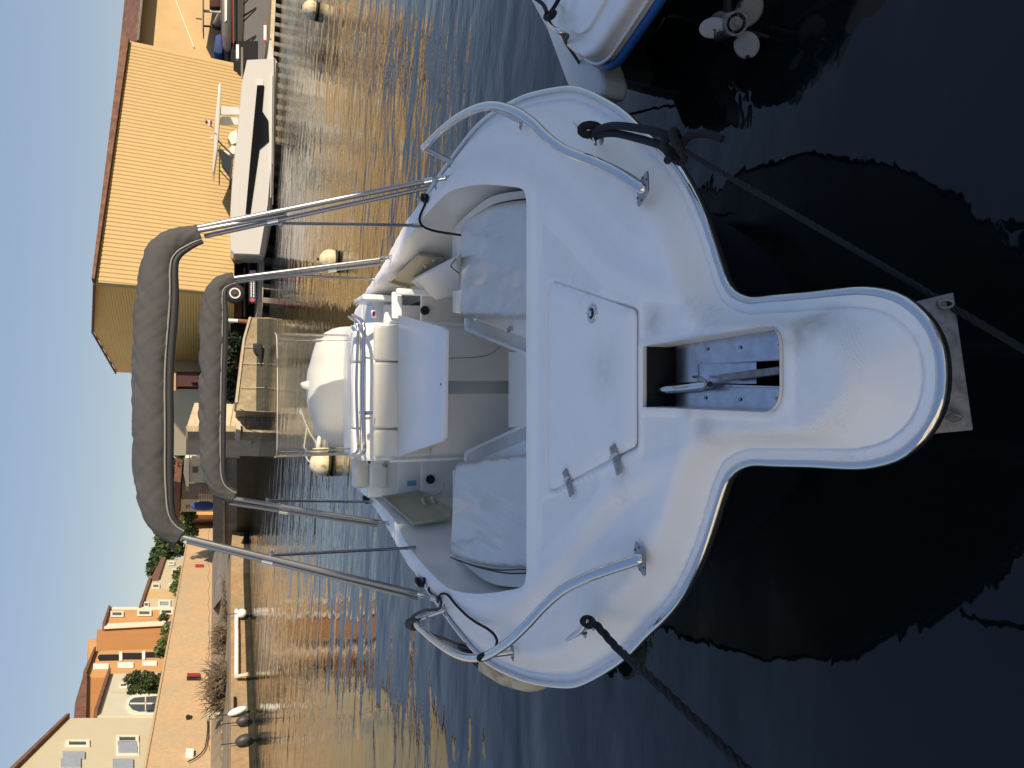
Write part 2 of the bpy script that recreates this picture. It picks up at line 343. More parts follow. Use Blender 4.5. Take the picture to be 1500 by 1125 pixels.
def rnd(poly, r, k=5):
    out = []; n = len(poly); rr = r if hasattr(r, '__len__') else [r] * n
    for i in range(n):
        p = Vector(poly[i]).to_2d(); a = Vector(poly[i - 1]).to_2d() - p; b = Vector(poly[(i + 1) % n]).to_2d() - p
        q = min(rr[i], a.length * 0.45, b.length * 0.45); A = p + a.normalized() * q; B = p + b.normalized() * q
        for j in range(k + 1):
            t = j / k; out.append((A * (1 - t) ** 2 + p * 2 * t * (1 - t) + B * t * t))
    return out
def sdf(P, poly):
    P = np.asarray(P, float); A = np.array([(p[0], p[1]) for p in poly], float); B = np.roll(A, -1, 0)
    d = np.full(len(P), 1e9); ins = np.zeros(len(P), bool)
    for a, b in zip(A, B):
        e = b - a; w = P - a; L = e @ e
        if L < 1e-14: continue
        t = np.clip((w @ e) / L, 0, 1); d = np.minimum(d, np.hypot(*(w - t[:, None] * e).T))
        c = ((a[1] > P[:, 1]) != (b[1] > P[:, 1])); dy_ = b[1] - a[1]
        if abs(dy_) > 1e-12: ins ^= c & (P[:, 0] < (P[:, 1] - a[1]) / dy_ * e[0] + a[0])
    return np.where(ins, d, -d)
def sst(a, b, x):
    t = np.clip((x - a) / (b - a), 0, 1); return t * t * (3 - 2 * t)
def surface(loops, pts):
    vs = []; ed = []
    for lp in loops:
        k = len(vs); vs += [Vector((p[0], p[1])) for p in lp]; ed += [(k + i, k + (i + 1) % len(lp)) for i in range(len(lp))]
    vs += [Vector((p[0], p[1])) for p in pts]
    V, E_, Fc, _, _, _ = delaunay_2d_cdt(vs, ed, [], 0, 1e-6)
    return np.array([(v.x, v.y) for v in V]), np.array([f for f in Fc])
def grid(x0, x1, y0, y1, st, jit=0.15):
    X, Y = np.meshgrid(np.arange(x0, x1, st), np.arange(y0, y1, st)); P = np.stack([X.ravel(), Y.ravel()], 1)
    rs = np.random.RandomState(1); return P + (rs.rand(*P.shape) - 0.5) * st * jit
def slab(name, poly, z0, z1, r, m, parent=None, wr=0.0, st=0.03, label=None, to=bl, tilt=None):
    """soft edged slab with a sculpted top"""
    P = grid(min(p[0] for p in poly), max(p[0] for p in poly), min(p[1] for p in poly), max(p[1] for p in poly), st)
    d = sdf(P, poly); P = P[d > st * 0.5]
    loops = [poly]
    V, T = surface(loops, P); c = V[T].mean(1); T = T[sdf(c, poly) > 0]; d = np.maximum(sdf(V, poly), 0)
    q = 1 - np.clip(d, 0, r) / r; Z = z1 - r * (1 - np.sqrt(np.clip(1 - q * q, 0, 1)))
    if wr > 0:
        for i in range(len(V)):
            a, b = V[i]; Z[i] += wr * (noise.noise(Vector((a * 11, b * 2.2, 3.1 + z1))) + 0.6 * noise.noise(Vector((a * 4 + b * 5, b * 3, 7)))) * min(1, d[i] / 0.03)
    vs = [to(V[i][0], V[i][1], float(Z[i])) for i in range(len(V))]; n = len(poly); k = len(vs)
    fs = [tuple(int(x) for x in t) for t in T]
    # the wall below the rim
    vs += [to(p[0], p[1], z1 - r) for p in poly] + [to(p[0], p[1], z0) for p in poly]
    fs += [(k + i, k + (i + 1) % n, k + n + (i + 1) % n, k + n + i) for i in range(n)]; fs.append(tuple(k + n + i for i in range(n)))
    if tilt: vs = [tilt @ v for v in vs]
    o = obj(name, vs, fs, m, parent, True, label); bm = bmesh.new(); bm.from_mesh(o.data); bmesh.ops.remove_doubles(bm, verts=bm.verts, dist=1e-4); bmesh.ops.recalc_face_normals(bm, faces=bm.faces); bm.to_mesh(o.data); bm.free()
    o.data.set_sharp_from_angle(angle=rad(60)); return o
def pface(name, px, p0, n, depth, m, parent=None, off=0.0, label=None, smooth=False):
    """polygon measured on the plane (p0, n), made solid by depth behind it"""
    n = n.normalized(); return MB().prism([wp(x, y, p0, n) + n * off for x, y in px], n * (-depth)).build(name, m, parent, label=label)
def fr_y(Y): return Vector((0, Y, 0)), Vector((0, -1, 0))
def plane2(y1, Y1, y2, Y2, x=330):
    a = wy(x, y1, Y1); b = wy(x, y2, Y2); d = Vector((b.x - a.x, b.y - a.y, 0)); n = Vector((d.y, -d.x, 0)).normalized()
    if n.dot(Vector((a.x, a.y, 0))) > 0: n = -n
    return a, n
#@@SETTING
# ================================================================== SETTING
def ground_poly(name, xy, z, m, th=None):
    mb = MB()
    if th: mb.prism([(x, y, z) for x, y in xy], (0, 0, -th))
    else: mb.add([(x, y, z) for x, y in xy], [tuple(range(len(xy)))])
    return mb.build(name, m, kind='structure')
ground_poly('water', [(-3000, -30), (3000, -30), (3000, 5000), (-3000, 5000)], 0.0, 'water')
ground_poly('seabed', [(-3000, -30), (3000, -30), (3000, 5000), (-3000, 5000)], -2.5, 'ground')
# near quay that the picture was taken from, and an unseen building behind it, sized to throw the shade
ground_poly('near_quay', [(-40, -30), (40, -30), (40, 0.35), (-40, 0.35)], 0.85, 'palestone', 3.3)
tq = thing('shade_building', 'unseen pale quayside building behind the mooring, sized to cast shade on the bow', 'building', (3, -12, 0.85))
mb = MB().box((13, -11, 5.0), (11, 6, 8.34)); mb.build('wall', 'whitewash', tq)
MB().box((13, -11, 9.25), (11.6, 6.6, 0.16)).build('roof', 'rooftile', tq)
for i in range(3):
    xx = 9 + i * 3.9
    MB().box((xx, -7.98, 6.6), (1.2, 0.08, 1.7)).build('window', 'window', tq)
    MB().box((xx, -7.98, 3.2), (1.2, 0.08, 1.9)).build('window', 'window', tq)
nh2 = thing('sun_bounce_house', 'unseen pale house added along the near quay to bounce low sunlight onto the boat', 'building', (-14, -8, 0.85))  # unseen house, added to bounce warm sunlight onto the deck
MB().box((-10.5, -9.5, 6.3), (6, 18, 10.9)).build('wall', 'whitewash', nh2); MB().box((-10.5, -9.5, 11.8), (6.5, 18.5, .25)).build('roof', 'rooftile', nh2)
for i in range(4):
    for z in (3, 6.4): MB().box((-7.47, -15 + i * 3.9, z), (.08, .9, 1.4)).build('window', 'window', nh2)
#@@FAR
# ================================================================== FAR SHORE, right half of the upright picture
def seg(y): # depth of the timber quay front under a picture row
    a = wy(380, -30, 56.0); b = wy(380, 640, 42.0); d = b - a
    r = _ray(380, y, RW, UW); n = Vector((d.y, -d.x, 0)); return (r * ((a - EYE).dot(n) / r.dot(n))).y
QA = wy(380, -60, 57.2); QB = wy(380, 640, 42.0); QA.z = QB.z = 0
QD = (QB - QA).normalized(); QN = Vector((QD.y, -QD.x, 0)); QN = QN if QN.y < 0 else -QN
def qpt(f, out=0.0, z=0.0): p = QA.lerp(QB, f) + QN * out; return Vector((p.x, p.y, z))
# land behind the quays
ground_poly('ground', [tuple(qpt(0, -1.2))[:2], tuple(qpt(1.0, -1.2))[:2], (-6.0, 50), (-20, 52), (-20, 60), (-300, 60), (-1500, 2500), (1500, 2500), (400, 60)], .48, 'ground')
tqy = thing('timber_quay', 'long low quay on dark piles under the yellow hangar with a pale timber edge', 'quay', qpt(.5))
LQ = (QB - QA).length
MB().prism([qpt(0, -.75, .50), qpt(.80, -.75, .50), qpt(.80, -6, .50), qpt(0, -6, .50)], (0, 0, -2)).build('quay_wall', 'wet', tqy)
MB().prism([qpt(0, -.30, .53), qpt(.80, -.30, .53), qpt(.80, -7, .53), qpt(0, -7, .53)], (0, 0, -.12)).build('quay_deck', 'wood', tqy)
MB().prism([qpt(0, 0, .56), qpt(.80, 0, .56), qpt(.80, -.3, .56), qpt(0, -.3, .56)], (0, 0, -.27)).build('edge_beam', 'palestone', tqy)
pm = None
for i in range(32):
    f = .012 + i * .0252
    if f > .79: break
    if pm is None:
        po = MB().box(Vector((0, 0, 0)), (.36, .40, 1.8), rz=math.atan2(QD.y, QD.x)).build('pile', 'greycon', tqy); pm = po.data
    else: po = link('pile', pm, tqy)
    po.matrix_basis = Matrix.Translation(qpt(f, -.25, -.62))
# the hangar
hg = thing('hangar', 'large yellow ribbed hangar with a brown gable end and a tiled roof edge', 'building', wy(341, 413, 46))
pa, na = plane2(413, 46, 60, 53.7, 340)
front = [(140, 413), (190, 60), (342, 92), (342, 103), (357, 117), (362, 378), (343, 382), (343, 430)]
pface('front_wall', front, pa, na, .4, 'clad', hg)
W3 = [wp(x, y, pa, na) for x, y in front]; dirf = (W3[1] - W3[0]); dirf.z = 0; dirf.normalize()
A2 = [((p - W3[0]).dot(dirf), p.z) for p in W3]
def zr(a):
    zs_ = []
    for (a0, z0), (a1, z1) in zip(A2, A2[1:] + A2[:1]):
        if (a0 - a) * (a1 - a) < 0: zs_.append(z0 + (z1 - z0) * (a - a0) / (a1 - a0))
    return (min(zs_), max(zs_)) if len(zs_) >= 2 else None
mb = MB(); a = .18; LA = A2[1][0]
while a < LA - .1:
    q = zr(a)
    if q:
        b0 = W3[0] + dirf * a; 
        for (s0, s1, dd) in ((-.075, .075, 0),):
            P = [b0 + dirf * -.115, b0 + dirf * -.055 + na * .038, b0 + dirf * .055 + na * .038, b0 + dirf * .115]
            lo = [Vector((p.x, p.y, q[0])) for p in P]; k = len(P)
            hi = [Vector((p.x, p.y, q[1] - .02)) for p in P]
            mb.add(lo + hi, [(0, 1, 5, 4), (1, 2, 6, 5), (2, 3, 7, 6), (4, 5, 6, 7)])
    a += .28
mb.build('cladding_ribs', 'clad', hg, kind='stuff')
pb, nb = plane2(413, 46, 548, 58, 340)
gab = [(140, 413.5), (137, 485), (171, 545), (342, 554), (343, 430)]
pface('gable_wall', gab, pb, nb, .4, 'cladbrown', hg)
mb = MB(); G3 = [wp(x, y, pb, nb) for x, y in gab]; dg = (G3[2] - G3[0]); dg.z = 0; dg.normalize()
zz0 = .6
while zz0 < 13:
    ptsx = []
    A3 = [((p - G3[0]).dot(dg), p.z) for p in G3]
    for (a0, z0), (a1, z1) in zip(A3, A3[1:] + A3[:1]):
        if (z0 - zz0) * (z1 - zz0) < 0: ptsx.append(a0 + (a1 - a0) * (zz0 - z0) / (z1 - z0))
    if len(ptsx) >= 2:
        p0 = G3[0] + dg * min(ptsx); p1 = G3[0] + dg * max(ptsx); p0.z = p1.z = zz0
        mb.prism([p0, p1, p1 + Vector((0, 0, .05)) + nb * .03, p0 + Vector((0, 0, .05)) + nb * .03], Vector((0, 0, .03)))
    zz0 += .16
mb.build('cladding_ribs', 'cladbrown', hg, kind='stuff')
c0 = wp(140, 413, pa, na); rv = wp(137, 485, pb, nb); r3 = wp(171, 545, pb, nb); c1 = wp(190, 60, pa, na)
bk = (rv - c0); bk.z = 0
MB().add([c0 + Vector((0, 0, .1)) + na * .3, c1 + Vector((0, 0, .1)) + na * .3, c1 + bk * .6 + Vector((0, 0, 1.1)), rv + (c1 - c0) * 0 + Vector((0, 0, .1))], [(0, 1, 2, 3)]).build('roof', 'rooftile', hg)
MB().prism([c0 + na * .35 + Vector((0, 0, .02)), c1 + na * .35 + Vector((0, 0, .02)), c1 + na * .35 + Vector((0, 0, .45)), c0 + na * .35 + Vector((0, 0, .16))], na * -.5).build('roof_edge', 'rooftile', hg)
for (p, q) in ((c0, rv), (rv, r3)): MB().tube([p + nb * .1 + Vector((0, 0, .05)), q + nb * .1 + Vector((0, 0, .05))], .07, 6).build('verge_trim', 'rooftile', hg)
# dark base strip under the hangar cladding
h2 = thing('workshop_building', 'tan plastered building with overhanging tiled roof next to the hangar', 'building', wy(340, 30, 57))
p2, n2 = plane2(90, 56.5, -60, 58.5, 330)
pface('wall', [(200, 92), (214, -70), (362, -70), (356, 92)], p2, n2, 5, 'plasteryellow', h2)
e0 = wp(202, 78, p2, n2); e1 = wp(216, -70, p2, n2)
MB().prism([e0 + n2 * 1.3 + Vector((0, 0, -.15)), e1 + n2 * 1.3 + Vector((0, 0, -.15)), e1 - n2 * 1.5 + Vector((0, 0, 1.1)), e0 - n2 * 1.5 + Vector((0, 0, 1.1))], (0, 0, .25)).build('roof', 'rooftile', h2)
MB().tube([e0 + n2 * 1.4 + Vector((0, 0, -.12)), e1 + n2 * 1.4 + Vector((0, 0, -.12))], .09, 8).build('gutter', 'greycon', h2)
MB().tube([wp(253, -10, p2, n2) + n2 * .1, wp(284, 70, p2, n2) + n2 * .1], .03, 6).build('cable', 'whitepaint', h2)
# undercroft clutter behind the yacht: dark open base with slabs
ub = thing('dark_undercroft', 'dark open base with stored gear under the hangar cladding', 'building', wy(360, 395, 47))
pc, nc = plane2(560, 50, 60, 54.5, 350)
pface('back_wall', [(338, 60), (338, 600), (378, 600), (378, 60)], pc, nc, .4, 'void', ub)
for (x0, y0, x1, y1, m_) in ((346, 383, 351, 393, 'palestone'), (343, 382, 349, 388, 'plastercream'), (352, 84, 355, 128, 'greycon'), (345, 80, 349, 100, 'whitepaint'), (362, 380, 365, 452, 'rust'), (343, 436, 353, 470, 'rust'), (356, 400, 358, 470, 'stone')):
    pface('stored_item', [(x0, y0), (x0, y1), (x1, y1), (x1, y0)], pc, nc, .3, m_, ub, off=1.2)
# motor yacht
YD = 44.4
my = thing('motor_yacht', 'long white motor yacht with a dark hull window and flat hardtop before the yellow hangar', 'yacht', wy(398, 240, YD))
FX = [(362, 86), (354, 122), (349, 180), (341, 250), (338, 300), (337, 352), (338, 368), (342, 373), (388, 375), (397, 330), (401, 233), (406, 150), (408, 92), (404, 84)]
p0, nn0 = fr_y(YD)
Fv = [wp(x, y, p0, nn0) for x, y in FX]; zc = .9
def xs(P, k, yb): return [Vector((p.x, YD + yb, p.z)) for p in P]
vs = []; secs = [(0.0, 0.0, 1.0), (.25, 0.0, 1.0), (3.4, 0.0, 1.0), (3.7, 0, 1.0)]
cxm = sum(p.x for p in Fv) / len(Fv); czm = 1.2
N_ = len(Fv)
for yb, _, k in ((-.0, 0, .985), (.18, 0, 1.0), (3.3, 0, 1.0), (3.5, 0, .985)):
    for p in Fv: vs.append(Vector((cxm + (p.x - cxm) * k, YD + yb + (1.2 * max(0, (-p.x + Fv[6].x) * 0 + 0)), czm + (p.z - czm) * (.97 if k < 1 else 1))))
fs = [tuple(range(N_)), tuple(range(3 * N_, 4 * N_))] + [(j * N_ + i, j * N_ + (i + 1) % N_, (j + 1) * N_ + (i + 1) % N_, (j + 1) * N_ + i) for j in range(3) for i in range(N_)]
hu = obj('hull', vs, fs, 'yacht', my)
def yf(name, px, off, th, m_, par=None): return MB().prism([wp(x, y, p0, nn0) + Vector((0, -off, 0)) for x, y in px], (0, th, 0)).build(name, m_, par or my)
yf('hull_window', [(376.5, 126), (387, 126), (384, 163), (393, 177), (394, 207), (380, 219), (366.5, 313), (359.5, 313), (368, 217), (373, 163)], .05, .06, 'glassdark')
yf('hull_panel', [(375, 116), (386, 117), (386, 125), (376.5, 125)], .04, .05, 'gelaged')
yf('rubbing_strake', [(401, 85), (398.5, 300), (400, 300), (402.5, 85)], .06, .07, 'greycon')
yf('boot_stripe', [(404, 92), (399.5, 235), (391, 330), (386.5, 374), (389, 374), (397, 332), (402.5, 236), (407, 92)], .03, .05, 'black')
yf('chine', [(397.5, 110), (396, 290), (397, 290), (399, 110)], .09, .1, 'gelaged')
yf('painted_hull_shadow', [(380, 372), (392, 300), (397, 240), (399, 240), (396, 305), (388, 373)], .04, .05, 'darkhull')  # dark strip drawn on the hull as a shadow
yf('swim_platform', [(396, 50), (392, 84), (404, 88), (398, 50)], -.8, 2.0, 'yacht')
tt_ = MB().prism([wp(x, y, p0, nn0) + Vector((0, .6, 0)) for x, y in ((321, 116), (315.5, 165), (313, 215), (311, 246), (313, 249), (318, 215), (322, 165), (324, 118))], (0, 2.3, 0)).build('hardtop', 'yacht', my, bevel=.03)
for px in ([(322, 152), (322, 160), (326, 162), (352, 162), (350, 151), (327, 149)],): 
    for o_ in (-.7, -2.6): yf('hardtop_arch', px, o_, .18, 'yacht')
for o_ in (-.7, -2.7):
    MB().tube([wp(x, y, p0, nn0) + Vector((0, -o_, 0)) for x, y in ((319, 200), (325, 207), (341, 222), (337, 262))], .05, 8).build('windscreen_frame', 'darkhull', my)
    MB().tube([wp(x, y, p0, nn0) + Vector((0, -o_, 0)) for x, y in ((322, 208), (321, 255))], .03, 6).tube([wp(x, y, p0, nn0) + Vector((0, -o_, 0)) for x, y in ((322, 232), (338, 250))], .03, 6).build('windscreen_frame', 'darkhull', my)
yf('side_screen', [(322, 212), (341, 226), (338, 258), (325, 240)], -.75, .03, 'window')
for px in ([(334, 192), (338, 184), (347, 181), (349, 199), (340, 203)], [(336, 210), (340, 204), (350, 206), (350, 218), (338, 216)]): yf('seat', px, -1.2, 1.1, 'gelaged')
yf('seat', [(320, 214), (326, 210), (337, 216), (335, 224), (324, 222)], -1.2, .9, 'gelaged')
mb = MB().tube([wp(301, 172, p0, nn0) + Vector((0, .4, 0)), wp(314, 186, p0, nn0) + Vector((0, .4, 0))], .03, 6); mb.build('flag_staff', 'steel', my)
for k, m_ in enumerate(('red', 'whitepaint', 'navy')): yf('flag_band', [(311 - k * 3.4, 173 + .3 * k), (307.6 - k * 3.4, 173 - k), (307 - k * 3.2, 182 - k * 2.5), (310.5 - k * 3.2, 184 - k * 2.5)], -.4, .03, m_)
rm = MB().ell(wp(310, 192, p0, nn0) + Vector((0, 1.4, 0)), (.09, .09, .09), 10, 6); rm.build('mast_light', 'whitepaint', my)
# rigid inflatable boat on its cradle, upper right corner
RD = 55.5
rb = thing('rigid_inflatable_boat', 'dark grey inflatable boat with a red stripe and blue bow cover, ashore on a cradle', 'boat', wy(360, 20, RD))
pr, nr_ = fr_y(RD)
def rf(name, px, off, th, m_, par=None, bev=0): return MB().prism([wp(x, y, pr, nr_) + Vector((0, -off, 0)) for x, y in px], (0, th, 0)).build(name, m_, par or rb, bevel=bev)
rf('inflatable_tube', [(323, -60), (323.5, 60), (325, 80), (331, 88), (338, 86), (340, 70), (341, -60)], 1.3, 2.6, 'darkhull', bev=.2)
rf('hull', [(341, -60), (341, 84), (347, 88), (353, 78), (355.5, 40), (356, -60)], .9, 1.8, 'black')
rf('red_stripe', [(340, -60), (340.5, 75), (342, 75), (342, -60)], 1.36, .1, 'red')
rf('grey_panel', [(328, -60), (329, 45), (332, 42), (333.5, -60)], 1.36, .1, 'whitepaint')
rf('blue_cover', [(316, 60), (313, 84), (320, 88), (326, 86), (326, 60), (322, 58)], 1.0, 1.8, 'bluecloth', bev=.15)
rf('console_roof', [(297, -40), (297, 50), (298.6, 50), (298.6, -40)], .8, 1.6, 'darkhull')
for yy in (16, 38):
    MB().tube([wp(298, yy, pr, nr_), wp(324, yy + 2, pr, nr_)], .10 if yy == 16 else .07, 8).build('roof_post', 'whitepaint' if yy == 16 else 'darkhull', rb)
rf('console', [(312, 34), (310, 38), (316, 41), (323, 42), (323, 22), (318, 22)], .3, .7, 'black', bev=.05)
rf('seat_cover', [(307, -30), (307, 13), (323, 13), (323, -30)], .3, .7, 'maroon', bev=.1)
MB().tube([wp(287, 27, pr, nr_), wp(296, 28, pr, nr_)], .05, 6).build('mast', 'darkhull', rb)
for yy in (-5, 20, 60): MB().tube([wp(356, yy + 4, pr, nr_), wp(374, yy + 1, pr, nr_) + Vector((0, -1, 0))], .07, 6).tube([wp(356, yy + 12, pr, nr_), wp(374, yy + 3, pr, nr_) + Vector((0, -1, 0))], .05, 6).build('cradle_leg', 'dullsteel', rb)
bn = thing('quay_banner', 'small white banner with red ends hanging on the quay above the yacht stern', 'banner', wy(388, 58, 54.3)); pq, nq = plane2(80, 54.0, 30, 54.4, 388)
pface('cloth', [(385, 44), (385, 72), (389, 72), (389, 44)], pq, nq, .05, 'whitepaint', bn, off=.9)
for a, b in ((43.8, 47), (69, 72.2)): pface('red_end', [(384.8, a), (384.8, b), (389.2, b), (389.2, a)], pq, nq, .05, 'red', bn, off=.93)
bn = thing('quay_banner', 'dark blue banner with red discs and white lettering on the quay below the tyre', 'banner', wy(370, 430, 45.5)); pq, nq = plane2(460, 44.6, 400, 45.6, 370)
pface('cloth', [(365, 402), (364, 408), (364, 446), (368, 450), (374, 449), (374, 402)], pq, nq, .05, 'navy', bn, off=.5)
for yy in (409.5, 445.5):
    q = wp(369, yy, pq, nq) + nq * .54; MB().tube([q, q + nq * .02], .13, 14).build('red_disc', 'red', bn)
for xx in (367.2, 370.8):
    yv = 414
    while yv < 441:
        w_ = random.uniform(.9, 2.2); pface('letter', [(xx - .8, yv), (xx - .8, yv + w_), (xx + .8, yv + w_), (xx + .8, yv)], pq, nq, .02, 'whitepaint', bn, off=.53); yv += w_ + random.uniform(.5, 1.1)
tr = thing('trailer_wheel', 'big black tyre on a white rim standing at the quay edge under the small canopy', 'wheel', wy(361, 429, 45.2)); q = wy(344, 430, 45.2)
MB().tube([q + Vector((0, .25, 0)), q + Vector((0, .18, 0)), q + Vector((0, -.18, 0)), q + Vector((0, -.25, 0))], [.50, .58, .58, .50], 28).build('tyre', 'rubber', tr, True)
MB().ringprism([q + Vector((.31 * math.cos(a), -.27, .31 * math.sin(a))) for a in [i * math.pi / 12 for i in range(24)]], [q + Vector((.235 * math.cos(a), -.27, .235 * math.sin(a))) for a in [i * math.pi / 12 for i in range(24)]], (0, .05, 0)).build('rim', 'whitepaint', tr, True)
MB().tube([q + Vector((0, -.255, 0)), q + Vector((0, -.26, 0))], .235, 24).build('wheel_disc', 'darkhull', tr); MB().tube([q + Vector((0, -.26, 0)), q + Vector((0, -.33, 0))], .07, 12).build('hub', 'rust', tr, True)
po = thing('mooring_post', 'short white post with a rusty orange foot beside the tyre', 'post', wy(372, 470, 43.8)); 
MB().tube([wy(327, 469, 43.8), wy(349, 470, 43.8)], .10, 10).build('pipe', 'whitepaint', po, True); MB().tube([wy(349, 470, 43.8), wy(371, 472, 43.6)], .12, 10).build('rusty_foot', 'rust', po, True)
# stone wall and pale jetty head
sw_ = thing('stone_quay_wall', 'weathered sunlit stone quay wall rising towards the pale jetty head', 'wall', wy(380, 540, 42.6)); ps, ns_ = plane2(470, 43.4, 600, 42.0, 370)
pface('wall', [(367, 468), (358, 500), (347, 592), (346, 603), (400, 606), (400, 468)], ps, ns_, 3, 'stone', sw_, off=.35)
pface('coping', [(364, 468), (355, 500), (344, 592), (347.5, 592), (358.5, 500), (367.5, 468)], ps, ns_, 3.2, 'rust' if False else 'palestone', sw_, off=.45)
pface('weed_line', [(376, 470), (374.5, 603), (400, 603), (400, 470)], ps, ns_, .1, 'wet', sw_, off=.39)
for yy, x0 in ((511, 357), (535, 355), (570, 352)): MB().tube([wp(x0, yy, ps, ns_) + ns_ * .45, wp(386, yy + 1, ps, ns_) + ns_ * .45], .018, 5).build('hanging_line', 'paperope', sw_)
MB().tube([wp(350, 602, ps, ns_) + ns_ * .5, wp(360, 606, ps, ns_) + ns_ * .45, wp(376, 615, ps, ns_) + ns_ * .5], .02, 5).build('hanging_line', 'rope', sw_)
td = thing('small_dinghy_outboard', 'black covered outboard motor tucked against the stone quay wall', 'outboard', wy(378, 508, 42.4))
MB().prism([wy(x, y, 42.2) for x, y in ((371, 503), (371, 514), (377, 518), (383, 538), (384, 520), (384, 503))], (0, .5, 0)).build('engine_cover', 'rubber', td, bevel=.05)
jh = thing('jetty_head', 'pale stone block wall ending the jetty, with a rough grey edge, behind the windscreen', 'jetty', wy(370, 615, 42)); pj, nj = plane2(590, 44.0, 634, 42.6, 370)
jpx = [(285, 590), (343, 592), (349, 601), (400, 602), (400, 632), (273, 627)]
pface('wall', jpx, pj, nj, 2.5, 'palestone', jh)
for k in range(1, 6):
    f = k / 6; a = (285 + (400 - 285) * f, 589); b = (273 + (400 - 273) * f, 627); 
    MB().tube([wp(a[0], max(a[1], 591) + (9 if f > .55 else 0), pj, nj), wp(b[0], b[1] + .5, pj, nj)], .03, 4).build('stone_joint', 'stone', jh)
pe, ne = plane2(627, 42.8, 639, 44.5, 370)
pface('rough_edge', [(272, 626), (400, 626), (400, 636), (352, 634), (275, 634)], pj, nj, .8, 'stone', jh, off=.12)
pface('cap_slab', [(344, 628), (351, 625), (352, 638), (345, 636)], pj, nj, 1.0, 'palestone', jh, off=.5)
MB().tube([wp(362, 630, pj, nj) + nj * .3, wp(376, 628, pj, nj) + nj * .8], .06, 6).build('iron_bar', 'rust', jh)
# shaded inner quay beyond the jetty
iq = thing('inner_quay', 'grey shaded quay wall with a dark opening beyond the jetty head', 'quay', wy(362, 690, 46)); pi_, ni = plane2(632, 43.6, 790, 52, 360)
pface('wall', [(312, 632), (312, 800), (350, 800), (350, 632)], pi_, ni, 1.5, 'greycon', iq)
pface('weed_base', [(347, 632), (347, 800), (400, 800), (400, 632)], pi_, ni, .6, 'wet', iq, off=.1)
pface('upper_step', [(326, 640), (326, 800), (330, 800), (329, 640)], pi_, ni, .4, 'stone', iq, off=.2)
pface('opening', [(331, 642), (331, 665), (348, 665), (348, 642)], pi_, ni, .1, 'void', iq, off=.05)
for px in ([(329, 640), (329, 667), (331, 667), (331, 640)], [(347, 638), (347, 668), (351, 668), (351, 638)], [(331, 664), (331, 667), (348, 667), (348, 664)], [(338, 642), (338, 664), (339.5, 664), (339.5, 642)]): pface('opening_frame', px, pi_, ni, .2, 'palestone', iq, off=.15)
# buildings glimpsed between and under the canopies
def block(name, lab, y0, Y0, y1, Y1_, parts, catn='house'):
    p_, n_ = plane2(y0, Y0, y1, Y1_, 300); t = thing(name, lab, catn, wy(320, (y0 + y1) / 2, (Y0 + Y1_) / 2))
    for q in parts:
        nm, px, m_, off, dp = q[:5]; pface(nm, px, p_, n_, dp, m_, t, off=off)
    return t, p_, n_
R_ = lambda x0, y0, x1, y1: [(x0, y0), (x0, y1), (x1, y1), (x1, y0)]
block('storage_building', 'plain beige building with a dark garage opening, between the two canopies', 570, 52, 668, 54, [('wall', R_(232, 570, 330, 667), 'plastercream', 0, 5), ('opening', R_(279, 635, 294, 661), 'void', .06, .05), ('parked_boat_cover', R_(288, 643, 296, 665), 'shutter', .5, .6), ('parapet', R_(230, 569, 233, 668), 'trim', .1, 5.2)], 'building')
block('maroon_shed', 'maroon shed front between the hangar and the beige building', 546, 50, 572, 50, [('wall', R_(256, 545, 345, 566), 'maroon', 0, 3), ('lintel', R_(252, 545, 258, 572), 'plasterorange', .1, 3.2), ('post', R_(280, 556, 340, 560), 'maroon', .2, .2), ('door', R_(290, 547, 340, 555), 'void', .05, .05)], 'shed')
block('white_house', 'small white house with a low roof behind the tree between canopies', 670, 66, 708, 68, [('wall', R_(276, 670, 330, 707), 'plasterwhite', 0, 5), ('roof', [(272, 668), (269, 690), (273, 710), (277, 710), (277, 668)], 'trim', .2, 5.4), ('window', R_(282, 684, 290, 692), 'window', .05, .05), ('garage', R_(281, 664, 299, 678), 'plastercream', .3, .4)])
block('brown_house', 'low brown house with a clay roof in front of the white house', 706, 70, 748, 76, [('wall', R_(266, 708, 320, 730), 'greycon', 0, 4), ('wall', R_(265, 730, 320, 748), 'plastercream', .1, 4), ('roof', [(255, 700), (254, 754), (263, 758), (265, 702)], 'rooftile', .3, 5), ('window', R_(272, 712, 278, 718), 'window', .05, .05), ('window', R_(272, 738, 278, 743), 'window', .15, .05)])
block('terrace_house', 'low pale house with brown roof above the far end of the plaster wall', 752, 95, 792, 110, [('wall', R_(260, 754, 320, 790), 'plasterorange', 0, 4), ('roof', [(248, 752), (246, 788), (256, 806), (262, 806), (262, 752)], 'rooftile', .3, 5), ('window', R_(268, 764, 273, 769), 'window', .05, .05)])
fn = thing('metal_fence', 'grey slatted metal fence at the far end of the plaster wall', 'fence', wy(300, 730, 60)); pf_, nf = plane2(712, 58, 752, 62, 300)
for k in range(8): pface('rail', R_(292 + k * 2.6, 712, 293 + k * 2.6, 748), pf_, nf, .04, 'dullsteel', fn)
for yy in (714, 724, 735, 746): pface('post', R_(290, yy, 314, yy + 1.2), pf_, nf, .08, 'dullsteel', fn)
bt = thing('tarpaulin_heap', 'blue tarpaulin heap beside the metal fence', 'tarpaulin', wy(300, 742, 60)); MB().ell(wy(298, 741, 59), (.35, .5, .9), 12, 8).build('tarpaulin', 'bluecloth', bt)
